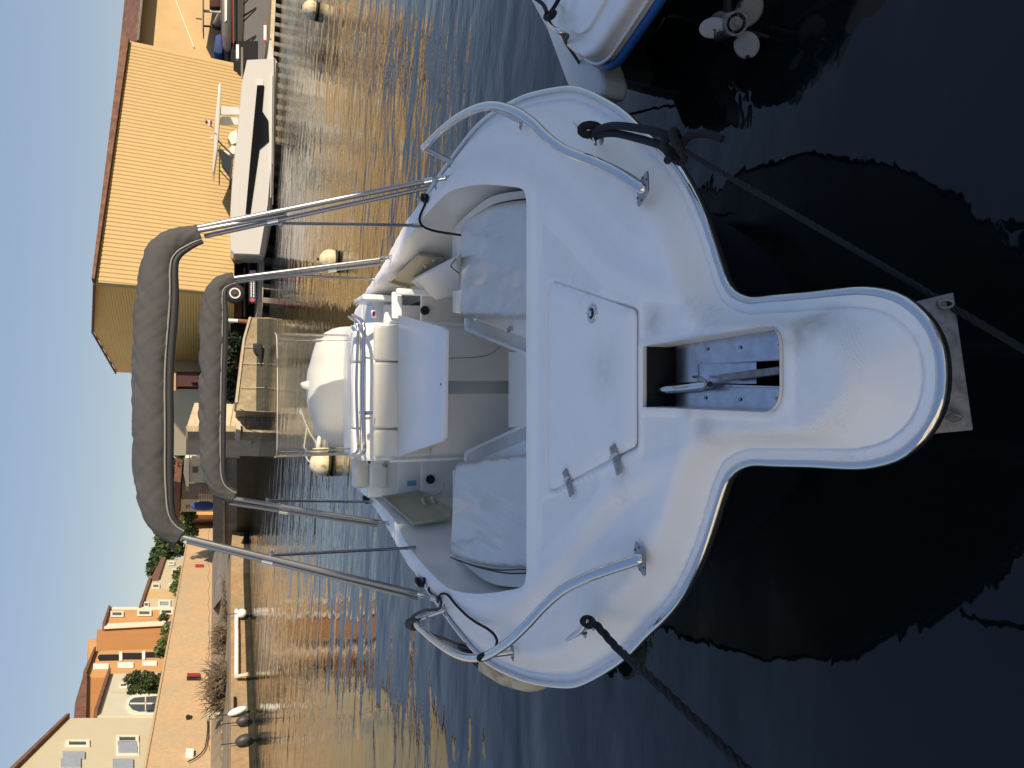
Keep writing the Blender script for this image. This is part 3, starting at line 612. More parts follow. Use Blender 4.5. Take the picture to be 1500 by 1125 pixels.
# ================================================================== LEFT SHORE: breakwater wall, ledge, houses
XW = -20.5
bw = thing('breakwater_wall', 'long tan plastered breakwater wall with cracks, below the row of houses', 'wall', (XW, 70, 1.5))
MB().prism([(XW, 24, 4.6), (XW, 112, 4.6), (XW - .7, 112, 4.6), (XW - .7, 24, 4.6)], (0, 0, -4.2)).build('wall', 'oldwall', bw)
mb = MB().prism([(XW + .06, 24, 4.72), (XW + .06, 112.1, 4.72), (XW - .8, 112.1, 4.72), (XW - .8, 24, 4.72)], (0, 0, -.12)); mb.build('coping', 'oldwall', bw)
pw = Vector((XW, 50, 0)); nw = Vector((1, 0, 0))
crk = [wp(309 - 3 + 2.0 * math.sin(y * .31) * .6 + random.uniform(-.6, .6), y, pw, nw) for y in range(770, 1105, 5)]
MB().tube([p + nw * .0 for p in crk], .022, 4).build('crack', 'greycon', bw)
led = thing('stone_ledge', 'low stained concrete ledge at the waterline below the tan wall', 'quay', (-14, 42, 0))
LF0 = wy(360, 1180, 29.5); LF1 = wy(360, 840, 48.0); LF2 = wy(360, 778, 51.2)
lp_ = [(LF0.x, LF0.y), (LF1.x, LF1.y), (LF2.x, LF2.y), (LF2.x - .5, 70), (XW - .5, 112), (XW - .5, LF0.y)]
MB().prism([(x, y, .97) for x, y in lp_], (0, 0, -2.4)).build('ledge_slab', 'ledge', led)
lw = [(LF0.x + .03, LF0.y, .26), (LF1.x + .03, LF1.y - .03, .26), (LF2.x + .03, LF2.y, .26), (LF2.x + .12, LF2.y, -.6), (LF1.x + .12, LF1.y - .1, -.6), (LF0.x + .12, LF0.y - .1, -.6)]
MB().add([Vector(v) for v in lw], [(0, 1, 4, 5), (1, 2, 3, 4)]).build('weed_line', 'wet', led)
obj('earth_bank', [(XW + .01, LF0.y, 1.55), (XW + .7, LF0.y, 1.08), (LF0.x - 1.6, LF0.y, .98), (XW + .01, LF1.y, 1.62), (XW + .9, LF1.y, 1.10), (LF1.x - 1.9, LF1.y, .98), (XW + .01, LF2.y, 1.7), (XW + 1.5, LF2.y, 1.25), (LF2.x - 2.2, LF2.y, .98), (XW + .01, 112, 2.1), (XW + 4, 112, 1.9), (-12, 112, 1.5)], [(0, 1, 4, 3), (1, 2, 5, 4), (3, 4, 7, 6), (4, 5, 8, 7), (6, 7, 10, 9), (7, 8, 11, 10)], 'ground', led)
# side wall face of the ledge end, grey and weedy
rmp = thing('boat_ramp', 'grey concrete ramp sloping along the foot of the tan wall', 'ramp', (-14, 62, 1.2))
obj('ramp_slab', [wz(330, 752, 1.0), wz(313.5, 752, 1.9), wz(312.5, 892, 1.75), wz(330, 868, 1.02), wz(330, 752, .4), wz(313.5, 752, .4), wz(312.5, 892, .4), wz(330, 868, .4)], [(0, 1, 2, 3), (0, 3, 7, 4), (1, 2, 6, 5), (0, 1, 5, 4), (2, 3, 7, 6)], 'greycon', rmp)
# things on wall and ledge
def on_wall(name, lab, catn, px, m_, th=.1):
    o = pface(name, px, pw, nw, th, m_, None, off=th); return tag(o, lab, catn)
on_wall('wall_sign', 'small red and black sign high on the tan wall, near its far end', 'sign', R_(286, 828, 298, 831.5), 'red')
on_wall('wall_sign', 'larger red sign board over black on the tan wall above the driftwood', 'sign', R_(274, 988, 293, 993), 'red')
on_wall('sign_board', 'black board under the larger red sign on the tan wall', 'sign', R_(273.5, 993, 294, 997), 'black')
on_wall('electric_box', 'small white electric box on the tan wall by the hanging cable', 'box', R_(272, 1103, 283, 1110), 'whitepaint', .25)
on_wall('drain_outlet', 'dark rusty drain outlet stain on the tan wall', 'drain', [(272, 1050), (275, 1048), (282, 1050), (280, 1054), (273, 1055)], 'black', .06)
tag(rope('wall_cable', [wp(x, y, pw, nw) + nw * .15 for x, y in ((303, 1054), (304, 1070), (302, 1090), (298, 1103), (288, 1113), (275, 1120))], .035, 'canvasdark', None, False), 'black cable sagging across the tan wall below the electric box', 'cable')
def branches(name, lab, c, rx, ry, rz, n_, rr=.02):
    mb = MB(); rs = random.Random(int(c[1] * 10))
    for i in range(n_):
        a = rs.uniform(0, 6.28); e = rs.uniform(.1, 1.4); L = rs.uniform(.35, 1.0)
        p0_ = Vector((c[0] + rs.uniform(-.7, .7) * rx, c[1] + rs.uniform(-.8, .8) * ry, c[2] + rs.uniform(0, .35) * rz))
        d_ = Vector((math.cos(a) * rx * .55, math.sin(a) * ry * .55, math.sin(e) * rz)) * L
        pts = [p0_ + d_ * f + Vector((rs.gauss(0, .05), rs.gauss(0, .05), -.25 * rz * f * f * rs.random())) for f in (0, .35, .7, 1)]
        r_ = rr * rs.uniform(.5, 1.6); mb.tube(pts, [r_, r_ * .8, r_ * .6, r_ * .3], 4)
    o = mb.build(name, 'branch', kind='stuff'); return tag(o, lab, 'driftwood')
def lz(x, y, z): return wz(x, y, z)
q = wz(332, 980, 1.05); branches('driftwood_pile', 'big heap of tangled dead branches on the ledge beneath the red sign', (q.x - .9, q.y, 1.0), 1.3, 1.35, 1.5, 420, .026)
q = wz(332, 914, 1.05); branches('driftwood_pile', 'smaller heap of dead branches on the ledge above the white float', (q.x - .8, q.y, 1.0), .9, 1.5, 1.1, 230, .026)
q = wz(332, 862, 1.05); branches('driftwood_pile', 'thin low line of driftwood at the far end of the ledge', (q.x - .7, q.y, 1.0), .8, 5.0, .45, 200, .03)
q = wz(331, 1090, 1.0)
bn_ = thing('litter_bin', 'cream round bin with a lid on the ledge by the driftwood', 'bin', wz(331, 1044, .97)); b0 = wz(330, 1044.5, .97)
MB().tube([b0, b0 + Vector((0, 0, .80))], [.26, .27], 18).build('bin_body', 'plastercream', bn_, True); MB().tube([b0 + Vector((0, 0, .80)), b0 + Vector((0, 0, .92)), b0 + Vector((0, 0, .97))], [.32, .30, .12], 18).build('bin_lid', 'plastercream', bn_, True)
rs = random.Random(7)
NTH = ['nearest', 'second', 'third', 'fourth', 'fifth', 'sixth', 'seventh', 'eighth', 'ninth', 'tenth', 'eleventh', 'twelfth', 'thirteenth', 'fourteenth', 'fifteenth', 'sixteenth']
for i in range(16):
    yy = 1057 + i * 4.2 + rs.uniform(-1, 1); b0 = wz(330 - rs.uniform(0, 5), yy, .97); s_ = rs.uniform(.16, .34)
    vs_ = [Vector((rs.gauss(0, 1), rs.gauss(0, 1), rs.gauss(0, 1))).normalized() for _ in range(12)]
    bm = bmesh.new()
    for v in vs_: bm.verts.new(b0 + Vector((v.x * s_, v.y * s_, abs(v.z) * s_ * .8 + .02)))
    bmesh.ops.convex_hull(bm, input=bm.verts); me = bpy.data.meshes.new('rubble_stone'); bm.to_mesh(me); bm.free(); mk_ = rs.choice(['palestone', 'stone', 'rust', 'greycon']); me.materials.append(M[mk_])
    tag(link('rubble_stone', me), {'palestone': 'pale', 'stone': 'sandy', 'rust': 'rusty red', 'greycon': 'grey'}[mk_] + ' loose rubble stone on the ledge, ' + (NTH[i] + ' from' if i else 'nearest to') + ' the cream bin', 'stone', 'rubble stones on the ledge')
# white pipe frame and floats along the ledge
fm = thing('pipe_frame', 'white plastic pipe frame fixed to the ledge just above the water', 'pipe', wy(350, 950, 40)); ppl, npl = plane2(840, 48, 1180, 29.5, 360)
L_ = lambda x, y, o=.25: wp(x, y, ppl, npl) + npl * o
MB().tube([L_(346, 900), L_(346, 930)], .11, 8).tube([L_(346.3, 931), L_(346, 997)], .11, 8).build('long_pipe', 'whitepaint', fm, True); MB().tube([L_(345.5, 998), L_(363, 1001, .5)], .10, 8).build('short_pipe', 'plastercream', fm, True)
def floatb(lab, c, r, m_, tilt=0):
    t = thing('mooring_float', lab, 'float', c); B = Matrix.Rotation(tilt, 3, 'Y'); MB().ell(c, r, 16, 10, basis=B).build('float_body', m_, t, True)
    e_ = c + B @ Vector((0, 0, r[2])); MB().tube([e_, e_ + Vector((-.05, .1, .55))], .02, 5).build('tether', 'rope', t); return t
floatb('round white float hanging at the far end of the white pipe frame', L_(353.5, 908, .4), (.26, .26, .26), 'whitepaint')
floatb('long white fender leaning on the ledge above the water', L_(347, 1050, .3), (.16, .16, .42), 'whitepaint', -.3)
floatb('dark green float next to the long white fender', L_(355, 1065, .35), (.20, .2, .30), 'darkhull', -.25)
floatb('dark green float furthest along, with nothing beside it', L_(355.5, 1094, .35), (.22, .22, .34), 'darkhull', -.3)
tag(pface('ledge_plate', R_(342, 1023, 346, 1040), ppl, npl, .1, 'black', None, off=.1), 'small dark plate screwed to the ledge face', 'plate')
# houses behind the wall
XH = -24.5; ph = Vector((XH, 50, 0)); nh = Vector((1, 0, 0))
def win(t, x0, y0, x1, y1, kind=0, k=0):
    o = [wp(x, y, ph, nh) for x, y in R_(x0, y0, x1, y1)]; c = sum(o, Vector()) / 4; i = [c + (p - c) * .72 for p in o]
    f = MB().ringprism([p + nh * (.10 + k) for p in o], [p + nh * (.10 + k) for p in i], nh * -.1).build('window', 'trim', t)
    MB().prism([p + nh * (.03 + k) for p in i], nh * -.03).build('pane', 'shutter' if kind else 'window', f)
def house(name, lab, walls, roofs, wins, catn='house'):
    t = thing(name, lab, catn, wp(230, sum(p[1] for p in walls[0][0]) / len(walls[0][0]), ph, nh))
    for px, m_, off, dp in walls: pface('wall', px, ph, nh, dp, m_, t, off=off)
    for px, m_, off, dp in roofs: pface('roof', px, ph, nh, dp, m_, t, off=off)
    for w in wins: win(t, *w)
    return t
t = house('cream_house', 'large cream plastered house with grey shutters and sloping roofline, nearest of the row', [([(-30, 1178), (100, 1052), (300, 1050), (300, 1190), (-30, 1190)], 'plastercream', 0, 7)],
      [([(-34, 1178), (97, 1051.5), (102, 1051), (-28, 1180)], 'rooftile', .3, 7.5)], [(96, 1086, 131, 1095, 0, .02), (170, 1079, 203, 1089, 0, .02)])
for px in (R_(172, 1088, 200, 1094.5), R_(173, 1095, 201, 1105), R_(92, 1103, 124, 1113), R_(89, 1113, 118, 1126), R_(165, 1114, 195, 1128)):
    pface('shutter', px, ph, nh, .1, 'shutter', t, off=.12)
    cxp = [(a, b) for a, b in px]
for px in (R_(170, 1086, 204, 1107),): pface('window_surround', px, ph, nh, .05, 'trim', t, off=.06)
t = house('cream_wing', 'lower cream house wing with an arched window beside the cypress', [([(140, 1051), (161, 989), (300, 985), (300, 1051)], 'plasterwhite', .1, 6)], [([(137, 1051), (158, 988), (162, 988), (142, 1051.5)], 'rooftile', .5, 6.5)], [(175, 1004, 186, 1010, 0, .12)])
aw = [(188, 1037), (190, 1031), (196, 1027), (204, 1026), (232, 1024), (232, 1045), (204, 1047), (194, 1044)]
f = pface('arched_surround', [(184, 1038), (187, 1027), (194, 1022), (236, 1019), (236, 1049), (196, 1050), (188, 1046)], ph, nh, .08, 'trim', t, off=.2); pface('pane', aw, ph, nh, .04, 'window', f, off=.24)
pface('window_bar', R_(190, 1035, 232, 1036.5), ph, nh, .05, 'trim', f, off=.28); pface('window_bar', R_(212, 1025, 213.5, 1046), ph, nh, .05, 'trim', f, off=.28); pface('corner_pilaster', R_(162, 1016, 300, 1019), ph, nh, .05, 'plastercream', t, off=.16)
house('orange_gable_house', 'dark orange house with a thick clay tile roof behind the cream wing', [([(125, 980), (170, 983), (170, 1053), (123, 1053)], 'plasterdark', -.6, 6)], [([(110, 1056), (110, 1026), (124, 979), (128, 979), (126, 1056)], 'rooftile', -.2, 7)], [])
chm = wp(108, 1012, ph, nh); MB().box(chm + Vector((-3, 0, 0)), (.6, .8, 1.4)).build('chimney', 'plasterdark', bpy.data.objects['orange_gable_house'])
t = house('orange_house', 'tall orange house with an arched loggia and white shutters over the breakwater wall', [([(125, 981), (141, 945), (300, 940), (300, 981)], 'plasterorange', -.5, 6), ([(141, 946), (143, 940), (143, 912), (300, 905), (300, 942)], 'plasterdark', -.62, 6), ([(131, 943), (131, 913), (146, 911), (146, 941)], 'plasterorange', -1.5, 2)],
          [([(122, 982), (138, 946), (141, 945), (127, 983)], 'rooftile', -.1, 6)], [])
for px in (R_(137, 965, 159.5, 972), R_(173, 963, 196, 970), R_(209, 961, 230, 967)):
    pface('shutter', px, ph, nh, .08, 'whitepaint', t, off=-.38)
for px in ([(143.5, 955), (146, 951.5), (174, 951), (174, 959), (146, 959.5)], [(180, 949), (208, 949), (208, 957.5), (180, 957.5)], [(214, 948), (232, 947.5), (232, 955), (214, 955)]): pface('loggia_opening', px, ph, nh, .06, 'void', t, off=-.42)
for px in (R_(175, 948, 179.5, 960), R_(208.5, 947, 213, 958.5)): pface('balustrade', px, ph, nh, .08, 'whitepaint', t, off=-.36)
house('tall_orange_wing', 'narrow bright orange house front with white corner band and three windows', [([(153, 914), (162, 889), (300, 887), (300, 910), (256, 908)], 'plasterorange', -.2, 5), ([(153, 916), (300, 908), (300, 904.5), (154, 911.5)], 'trim', -.14, .2), (R_(162, 887, 300, 890), 'trim', -.14, .2)], [([(150, 914), (159, 888), (162, 888), (154, 915)], 'rooftile', .1, 5.4)], [(162, 894.5, 181, 902, 0, -.12), (201, 893, 222, 900.5, 0, -.12), (234, 891.5, 253.5, 898.5, 0, -.12)])
house('cream_terrace', 'cream terraced house with brown middle strip beyond the orange fronts', [([(206, 888), (221, 845), (300, 843), (300, 887)], 'plastercream', -.4, 4), ([(214, 873), (219, 858), (300, 857), (300, 872)], 'plasteryellow', -.36, .2)], [([(203, 888), (218, 844), (222, 844), (207, 889)], 'rooftile', -.1, 4.5)],
      [(211, 878, 218, 885, 0, -.33), (232, 875, 250, 885, 1, -.33), (223, 851.5, 234, 858, 0, -.33), (248, 851, 259, 857, 0, -.33)])
house('pale_terrace', 'pale yellow terraced house furthest along the wall, brown roof', [([(231, 844), (240, 813), (300, 813), (300, 844)], 'plastercream', -.6, 4)], [([(220, 846), (237, 812), (243, 813), (232, 846)], 'rooftile', -.3, 4.5)], [(252, 828, 262, 836, 0, -.5), (247, 817, 256, 822, 1, -.5)])
# ------------------------------------------------------------------ foliage
def leaves(c, r, n_, sz, rs, mb, dens=None):
    for i in range(n_):
        d_ = Vector((rs.gauss(0, 1), rs.gauss(0, 1), rs.gauss(0, 1))).normalized(); q = rs.random() ** .45
        p = Vector((c[0] + d_.x * r[0] * q, c[1] + d_.y * r[1] * q, c[2] + d_.z * r[2] * q))
        a = Vector((rs.gauss(0, 1), rs.gauss(0, 1), rs.gauss(0, 1))).normalized(); b = a.cross(Vector((rs.gauss(0, 1), rs.gauss(0, 1), rs.gauss(0, 1)))).normalized(); s_ = sz * rs.uniform(.6, 1.4)
        mb.add([p - a * s_, p + b * s_ * .5, p + a * s_, p - b * s_ * .5], [(0, 1, 2, 3)])
def tree(name, lab, base, blobs, n_, sz, m_='leaf', catn='tree', trunk=True):
    rs = random.Random(int(abs(base[0] * 13 + base[1] * 7))); t = thing(name, lab, catn, base); mb = MB()
    for c, r in blobs:
        for k in range(5):
            cc = Vector(c) + Vector((rs.uniform(-.6, .6) * r[0], rs.uniform(-.6, .6) * r[1], rs.uniform(-.6, .6) * r[2])); leaves(cc, (r[0] * .5, r[1] * .5, r[2] * .5), n_ // 5, sz, rs, mb)
    mb.build('crown', m_, t)
    if trunk:
        mb = MB(); top = Vector(blobs[0][0]); b0 = Vector(base); mb.tube([b0, b0.lerp(top, .5) + Vector((.1, 0, 0)), top], [.22, .16, .06], 8)
        for c, r in blobs: mb.tube([b0.lerp(top, .5), (b0.lerp(top, .5) + Vector(c)) / 2, Vector(c)], [.12, .08, .03], 6)
        mb.build('trunk', 'bark', t)
def wb(x, y, Y): return tuple(wy(x, y, Y))
tree('cypress_tree', 'dark green clipped evergreen standing before the cream wing', wb(245, 1000, 55), [(wb(196 + 9 * k, 1000 + 1.5 * (k % 2), 53.5), (.75, .75, .6)) for k in range(5)] + [(wb(190 + 9 * k, 1009, 53.5), (.3, .3, .5)) for k in range(6)], 1300, .085)
for i, (x, y, D_, r) in enumerate(((242, 945, 60, .8), (250, 938, 61, .7), (236, 953, 59, .7), (247, 925, 63, .6))):
    tree('climbing_shrub', ['leafy green shrub growing over the wall top by the loggia', 'second green shrub along the wall top beside the loggia', 'shrub with upright shoots under the loggia openings', 'small shrub on the wall top before the tall orange front'][i], wb(x + 12, y, D_), [(wb(x, y, D_), (r, r, r))], 260, .13, 'leaf2', 'shrub')
for i, (x, y, D_, r) in enumerate(((258, 862, 84, 1.1), (262, 838, 92, 1.0), (240, 905, 74, .5), (260, 800, 105, 1.0), (264, 775, 105, 1.6))):
    tree('wall_shrub', ['green bushes along the wall top before the cream terrace', 'green bushes along the wall top before the pale terrace', 'sparse bush at the foot of the tall orange front', 'yellow-green bush at the far end of the wall top', 'round green bush by the low pale house'][i], wb(x + 8, y, D_), [(wb(x, y, D_), (r * .8, r * 1.6, r * .8))], 300, .2, 'leaf2', 'shrub')
tree('evergreen_tree', 'dark evergreen crowns rising behind the pale terraces', wb(270, 830, 140), [(wb(228, 842, 135), (2.2, 3, 2)), (wb(236, 828, 136), (3, 3, 2.4)), (wb(242, 815, 137), (3, 3, 2.6)), (wb(250, 800, 138), (3, 3, 2.4)), (wb(240, 790, 139), (1.5, 2, 1.3))], 900, .42)
tree('pine_tree', 'dark pine seen between the canopies above the white house', wb(290, 685, 72), [(wb(262, 680, 72), (1.8, 1.8, 1.5)), (wb(260, 692, 73), (1.5, 1.5, 1.3)), (wb(268, 672, 71), (1.0, 1.0, .9))], 900, .2)
tree('shrubbery', 'dark trees behind the stone quay wall, under the small canopy', wb(345, 540, 48), [(wb(338, 500, 48), (1.6, 1.2, .7)), (wb(335, 540, 48), (1.8, 1.2, .8)), (wb(336, 570, 48), (1.0, 1.2, .8))], 500, .16, 'leafshade', 'trees')
tree('small_tree', 'green tree beside the fence at the far end of the wall', wb(290, 757, 80), [(wb(272, 760, 80), (1.6, 1.6, 1.3)), (wb(276, 770, 82), (1.2, 1.4, 1.0)), (wb(270, 748, 79), (.9, 1, .9))], 600, .2, 'leaf2')
tree('roadside_tree', 'low green tree behind the brown house', wb(280, 715, 95), [(wb(262, 722, 95), (2.0, 2, 1.2)), (wb(258, 742, 96), (1.4, 2, 1.0))], 500, .3, 'leaf')
# ------------------------------------------------------------------ buoys afloat
def buoy(lab, y, xw_, r, tilt):
    c = wz(xw_, y, 0); t = thing('mooring_buoy', lab, 'buoy', c); MB().ell(c + Vector((0, 0, r * .62)), (r, r, r), 28, 18).build('buoy_shell', 'buoy', t, True)
    MB().tube([c + Vector((r * .93 * math.cos(a), r * .93 * math.sin(a), .04)) for a in [i * .2618 for i in range(24)]], r * .12, 6, closed=True).build('weed_ring', 'algae', t, True)
    top = c + Vector((0, 0, r * 1.6)); MB().tube([top + Vector((0, 0, -.02)), top + Vector((0, 0, .05))], .03, 8).build('buoy_eye', 'black', t, True); return c, top
c, top = buoy('large dirty cream buoy beside the clear windscreen', 679, 484, .28, 0)
rope('buoy_line', [top, top + Vector((.25, .3, .10)), top + Vector((.7, 1.0, .0))], .014, 'paperope', bpy.data.objects['mooring_buoy'], False)
buoy('pale buoy behind the smaller canopy poles, on the hangar side', 383, 494, .26, 0)
buoy('yellowish buoy near the quay where the inflatable boat stands', 17, 465, .32, 0)
pc_ = thing('capsule_float', 'flat cream float with looped rope seen through the windscreen', 'float', wz(472, 652, 0)); q = wz(470, 652, 0)
MB().ell(q + Vector((0, 0, .05)), (.26, .12, .07), 16, 8).build('float_body', 'vinylcream', pc_, True)
rope('looped_rope', [q + Vector((.0, .1, .06)), q + Vector((.2, 1.4, .12)), q + Vector((.55, 2.8, .18)), q + Vector((.70, 3.2, .2)), q + Vector((.66, 3.5, .2)), q + Vector((.55, 3.2, .19)), q + Vector((.58, 2.9, .18))], .018, 'paperope', pc_, False)
# ================================================================== NEIGHBOURING BOAT, upper right corner
nbt = thing('neighbour_boat', 'neighbouring white boat showing its stern with blue rubber edging', 'boat', wz(850, -60, .3))
hp_ = [(770, -20), (776, 0), (800, 45), (829, 124), (850, 150), (880, 140), (884, 118), (878, 95), (868, 70), (885, 30), (915, -20), (960, -120), (740, -120)]
P2 = [wz(x, y, .50) for x, y in hp_]; MB().prism(P2, (0, 0, -.17)).build('hull', 'gelaged', nbt, bevel=.03, segs=3)
c2_ = Vector((P2[0].x + .25, P2[0].y + .3, 0)); P2b = [Vector((c2_.x + (p.x - c2_.x) * .82, c2_.y + (p.y - c2_.y) * .82, .34)) for p in P2]; MB().prism(P2b, (0, 0, -.9)).build('underbody', 'black', nbt)
dk = [(790, -50), (797, 0), (806, 32), (818, 60), (838, 78), (853, 85), (868, 78), (880, 62), (920, 0), (950, -50), (990, -120), (760, -120)]
P3 = [wz(x, y, .68) for x, y in dk]; MB().prism(P3, (0, 0, -.18)).build('platform_deck', 'gel', nbt, bevel=.035, segs=4)
ik = [(818, -50), (822, 0), (832, 32), (842, 48), (853, 52), (866, 44), (896, -10), (915, -50)]; pi2 = rnd([(wz(x, y, .68).x, wz(x, y, .68).y) for x, y in ik], .05, 4)
MB().prism([(p.x, p.y, .70) for p in pi2], (0, 0, -.03)).build('deck_step', 'gel', nbt, bevel=.012, segs=3)
cc_ = sum(P3, Vector()) / len(P3); be = cat([p + Vector((0, 0, -.15)) + Vector((p.x - cc_.x, p.y - cc_.y, 0)).normalized() * .012 for p in P3[4:10]], 6); MB().tube(be, .026, 10).build('rubber_edge', 'blue', nbt, True)
MB().tube([p + Vector((.0, .0, .06)) for p in be], .010, 8).build('steel_strip', 'gel', nbt, True)
pr_ = cat([wz(803, 28, .74), wz(808, 38, .76), wz(818, 46, .76), wz(828, 50, .72)], 5); MB().tube(pr_, .014, 10).build('stern_rail', 'steel', nbt, True)
rope('stern_line', [wz(780, -5, .75), wz(795, 6, .74), wz(803, 20, .76), wz(812, 10, .75), wz(822, -8, .74)], .012, 'rope', nbt, False)
rope('stern_line', [wz(802, 20, .77), wz(800, 26, .76), wz(808, 24, .77), wz(812, 18, .75)], .018, 'rope', nbt, False)
rope('stern_line', [wz(826, 50, .72), wz(832, 52, .74), wz(828, 58, .74), wz(824, 52, .74), wz(831, 66, .66), wz(848, 92, .5), wz(866, 128, .30), wz(880, 160, .1)], .009, 'greyrope', nbt, True)
ld = cat([wz(984, 28, -.04), wz(972, 20, .03), wz(958, 14, .12), wz(944, 14, .22), wz(935, 20, .30), wz(929, 30, .34), wz(922, 42, .33), wz(913, 53, .28), wz(911, 65, .20), wz(920, 76, .10), wz(944, 88, -.04)], 6)
ldo = thing('swim_ladder', 'stainless swim ladder hinged at the neighbouring stern and dipping into dark water', 'ladder', wz(930, 30, .3)); MB().tube(ld, .0155, 12).build('ladder_rail', 'steel', ldo, True)
for x, y in ((929, 30), (918, 48)): MB().box(wz(x - 4, y - 2, .33), (.05, .04, .06)).build('ladder_bracket', 'dullsteel', ldo, bevel=.008)
MB().tube([wz(975, 24, .0), wz(938, 84, -.02)], .014, 8).build('ladder_rung', 'steel', ldo, True)
# propeller of a tilted outboard
M['prop'] = mat('corroded_white_paint', (0.34, 0.34, 0.33), .6, c2=(.012, .012, .013), vscale=8, ramp=(.43, .45), detail=7)
ob = thing('outboard_propeller', 'three-bladed propeller with flaking white paint on a tilted outboard leg', 'propeller', wz(1079, 34, .25)); hc = wz(1079, 34, .26)
axd = (EYE - hc).normalized(); axd = (axd + Vector((0, 0, -.25)) + Vector((.1, 0, 0))).normalized(); ux = axd.cross(Vector((0, 0, 1))).normalized(); uy = ux.cross(axd); B3 = Matrix((ux, uy, axd)).transposed()
K = (hc - EYE).dot(FW) / F
MB().ringprism([hc + B3 @ Vector((17 * K * math.cos(a), 17 * K * math.sin(a), 0)) for a in [i * .2618 for i in range(24)]], [hc + B3 @ Vector((14 * K * math.cos(a), 14 * K * math.sin(a), 0)) for a in [i * .2618 for i in range(24)]], axd * -.10).build('hub', 'galv', ob, True)
MB().tube([hc - axd * .015, hc - axd * .06], 9.5 * K, 18).tube([hc + axd * .0, hc - axd * .03], 3.5 * K, 10).build('shaft_nut', 'galv', ob, True)
for i in range(3):
    a = i * 2.094; d_ = B3 @ Vector((math.cos(a), math.sin(a), 0)); MB().box(hc - axd * .03 + d_ * 12 * K, (5 * K, 1.2 * K, .02), basis=Matrix((d_, axd.cross(d_), axd)).transposed()).build('hub_spoke', 'galv', ob)
for cx_, cy_, rx_, ry_ in ((1048, 40, 18, 13), (1098, 66, 15, 18), (1101, 15, 21, 19)):
    cc = wp(cx_, cy_, hc, axd); dr = (cc - hc); dr -= axd * dr.dot(axd); d_ = dr.normalized(); sd = axd.cross(d_); vs_ = []; fs_ = []
    R1, R2 = max(rx_, ry_) * K * 1.12, min(rx_, ry_) * K * 1.1
    for j in range(7):
        for i in range(24):
            a = i * .2618; q = j / 6; p = cc + d_ * R1 * q * math.cos(a) + sd * R2 * q * math.sin(a); tw = sd.dot(p - cc) * .45; vs_.append(p - axd * (.05 - tw))
    for j in range(6):
        for i in range(24): fs_.append((j * 24 + i, j * 24 + (i + 1) % 24, (j + 1) * 24 + (i + 1) % 24, (j + 1) * 24 + i))
    k = len(vs_); vs_ += [v - axd * .006 for v in vs_]; fs_ += [tuple(x + k for x in f_) for f_ in fs_]; fs_ += [(6 * 24 + i, 6 * 24 + (i + 1) % 24, k + 6 * 24 + (i + 1) % 24, k + 6 * 24 + i) for i in range(24)]
    obj('propeller_blade', vs_, fs_, 'prop', ob, True)
MB().tube([hc - axd * .1, hc - axd * .32], [.055, .07], 16).build('gearcase', 'darkhull', ob, True)
MB().prism([hc - axd * .12 + ux * .03, hc - axd * .30 + ux * .03, wz(1090, -60, .35), wz(1060, -60, .35)], ux * -.06).build('outboard_leg', 'darkhull', ob, bevel=.02)
MB().prism([hc - axd * .1 + uy * -.05, hc - axd * .28 + uy * -.05, hc - axd * .3 + uy * -.26, hc - axd * .18 + uy * -.24], ux * .012).build('skeg', 'darkhull', ob)
#@@BOAT
# ================================================================== THE MOORED BOAT (frame heeled with the boat)
FR = HEEL
boat = thing('motorboat', 'open white motorboat moored bow first, with handrails, folded grey canopies and centre console', 'boat', (0, 4.5, 0))
kz = 1.080
HW = [(1.05, 0.0), (1.056, .055), (1.075, .10), (1.105, .137), (1.145, .168), (1.19, .188), (1.27, .205), (1.42, .213), (1.55, .222), (1.64, .228), (1.705, .248), (1.75, .282), (1.785, .345), (1.83, .44), (1.895, .56), (1.99, .69), (2.09, .79), (2.2, .88), (2.35, 1.01), (2.5, 1.115), (2.68, 1.225), (2.83, 1.295), (3.12, 1.39), (3.37, 1.455), (3.77, 1.525), (4.1, 1.54), (4.6, 1.50), (5.1, 1.435), (5.6, 1.345), (6.1, 1.24), (6.67, 1.14), (7.2, 1.04), (7.8, .96)]
HW = [(t * kz + .020 * max(0, min(1, (1.9 - t) / .6)), s * kz) for t, s in HW]
half = [Vector((s, t)) for t, s in HW]
sm = cat([Vector((-half[2].x, half[2].y, 0)), Vector((-half[1].x, half[1].y, 0))] + [Vector((p.x, p.y, 0)) for p in half], 6)
right = [Vector((p.x, p.y)) for p in sm if p.x >= -1e-6]; right[0].x = 0 if abs(right[0].x) < 1e-3 else right[0].x
def resamp(P, st):
    out = [P[0]]; acc = 0.0
    for a, b in zip(P, P[1:]):
        L = (b - a).length; x = st - acc
        while x <= L: out.append(a.lerp(b, x / L)); x += st
        acc = (acc + L) % st
    return out + [P[-1]]
right = resamp(right, 0.03)
OUT = [Vector((0, right[0].y))] + [p for p in right[1:]] + [Vector((-p.x, p.y)) for p in reversed(right[1:])]
opn = [(.86, 3.20), (.925, 3.215), (.975, 3.27), (1.03, 3.43), (1.13, 3.76), (1.20, 4.04), (1.262, 4.36), (1.285, 4.6), (1.278, 4.9), (1.26, 5.2), (1.20, 5.7), (1.10, 6.02), (1.05, 6.55), (1.0, 7.3), (.98, 7.6)]
oh = [Vector((p.x, p.y)) for p in cat([Vector((a, b, 0)) for a, b in opn], 4)]
OPEN = oh + [Vector((-p.x, p.y)) for p in reversed(oh)]
SLOT = rnd([(.132, 2.20), (.150, 1.525), (-.090, 1.525), (-.082, 2.20)], [.004, .07, .07, .004], 6)
HATCH = rnd([(.268, 2.235), (.478, 2.94), (.44, 2.985), (-.41, 2.985), (-.47, 2.94), (-.224, 2.235)], [.03, .06, .05, .05, .06, .03], 5)
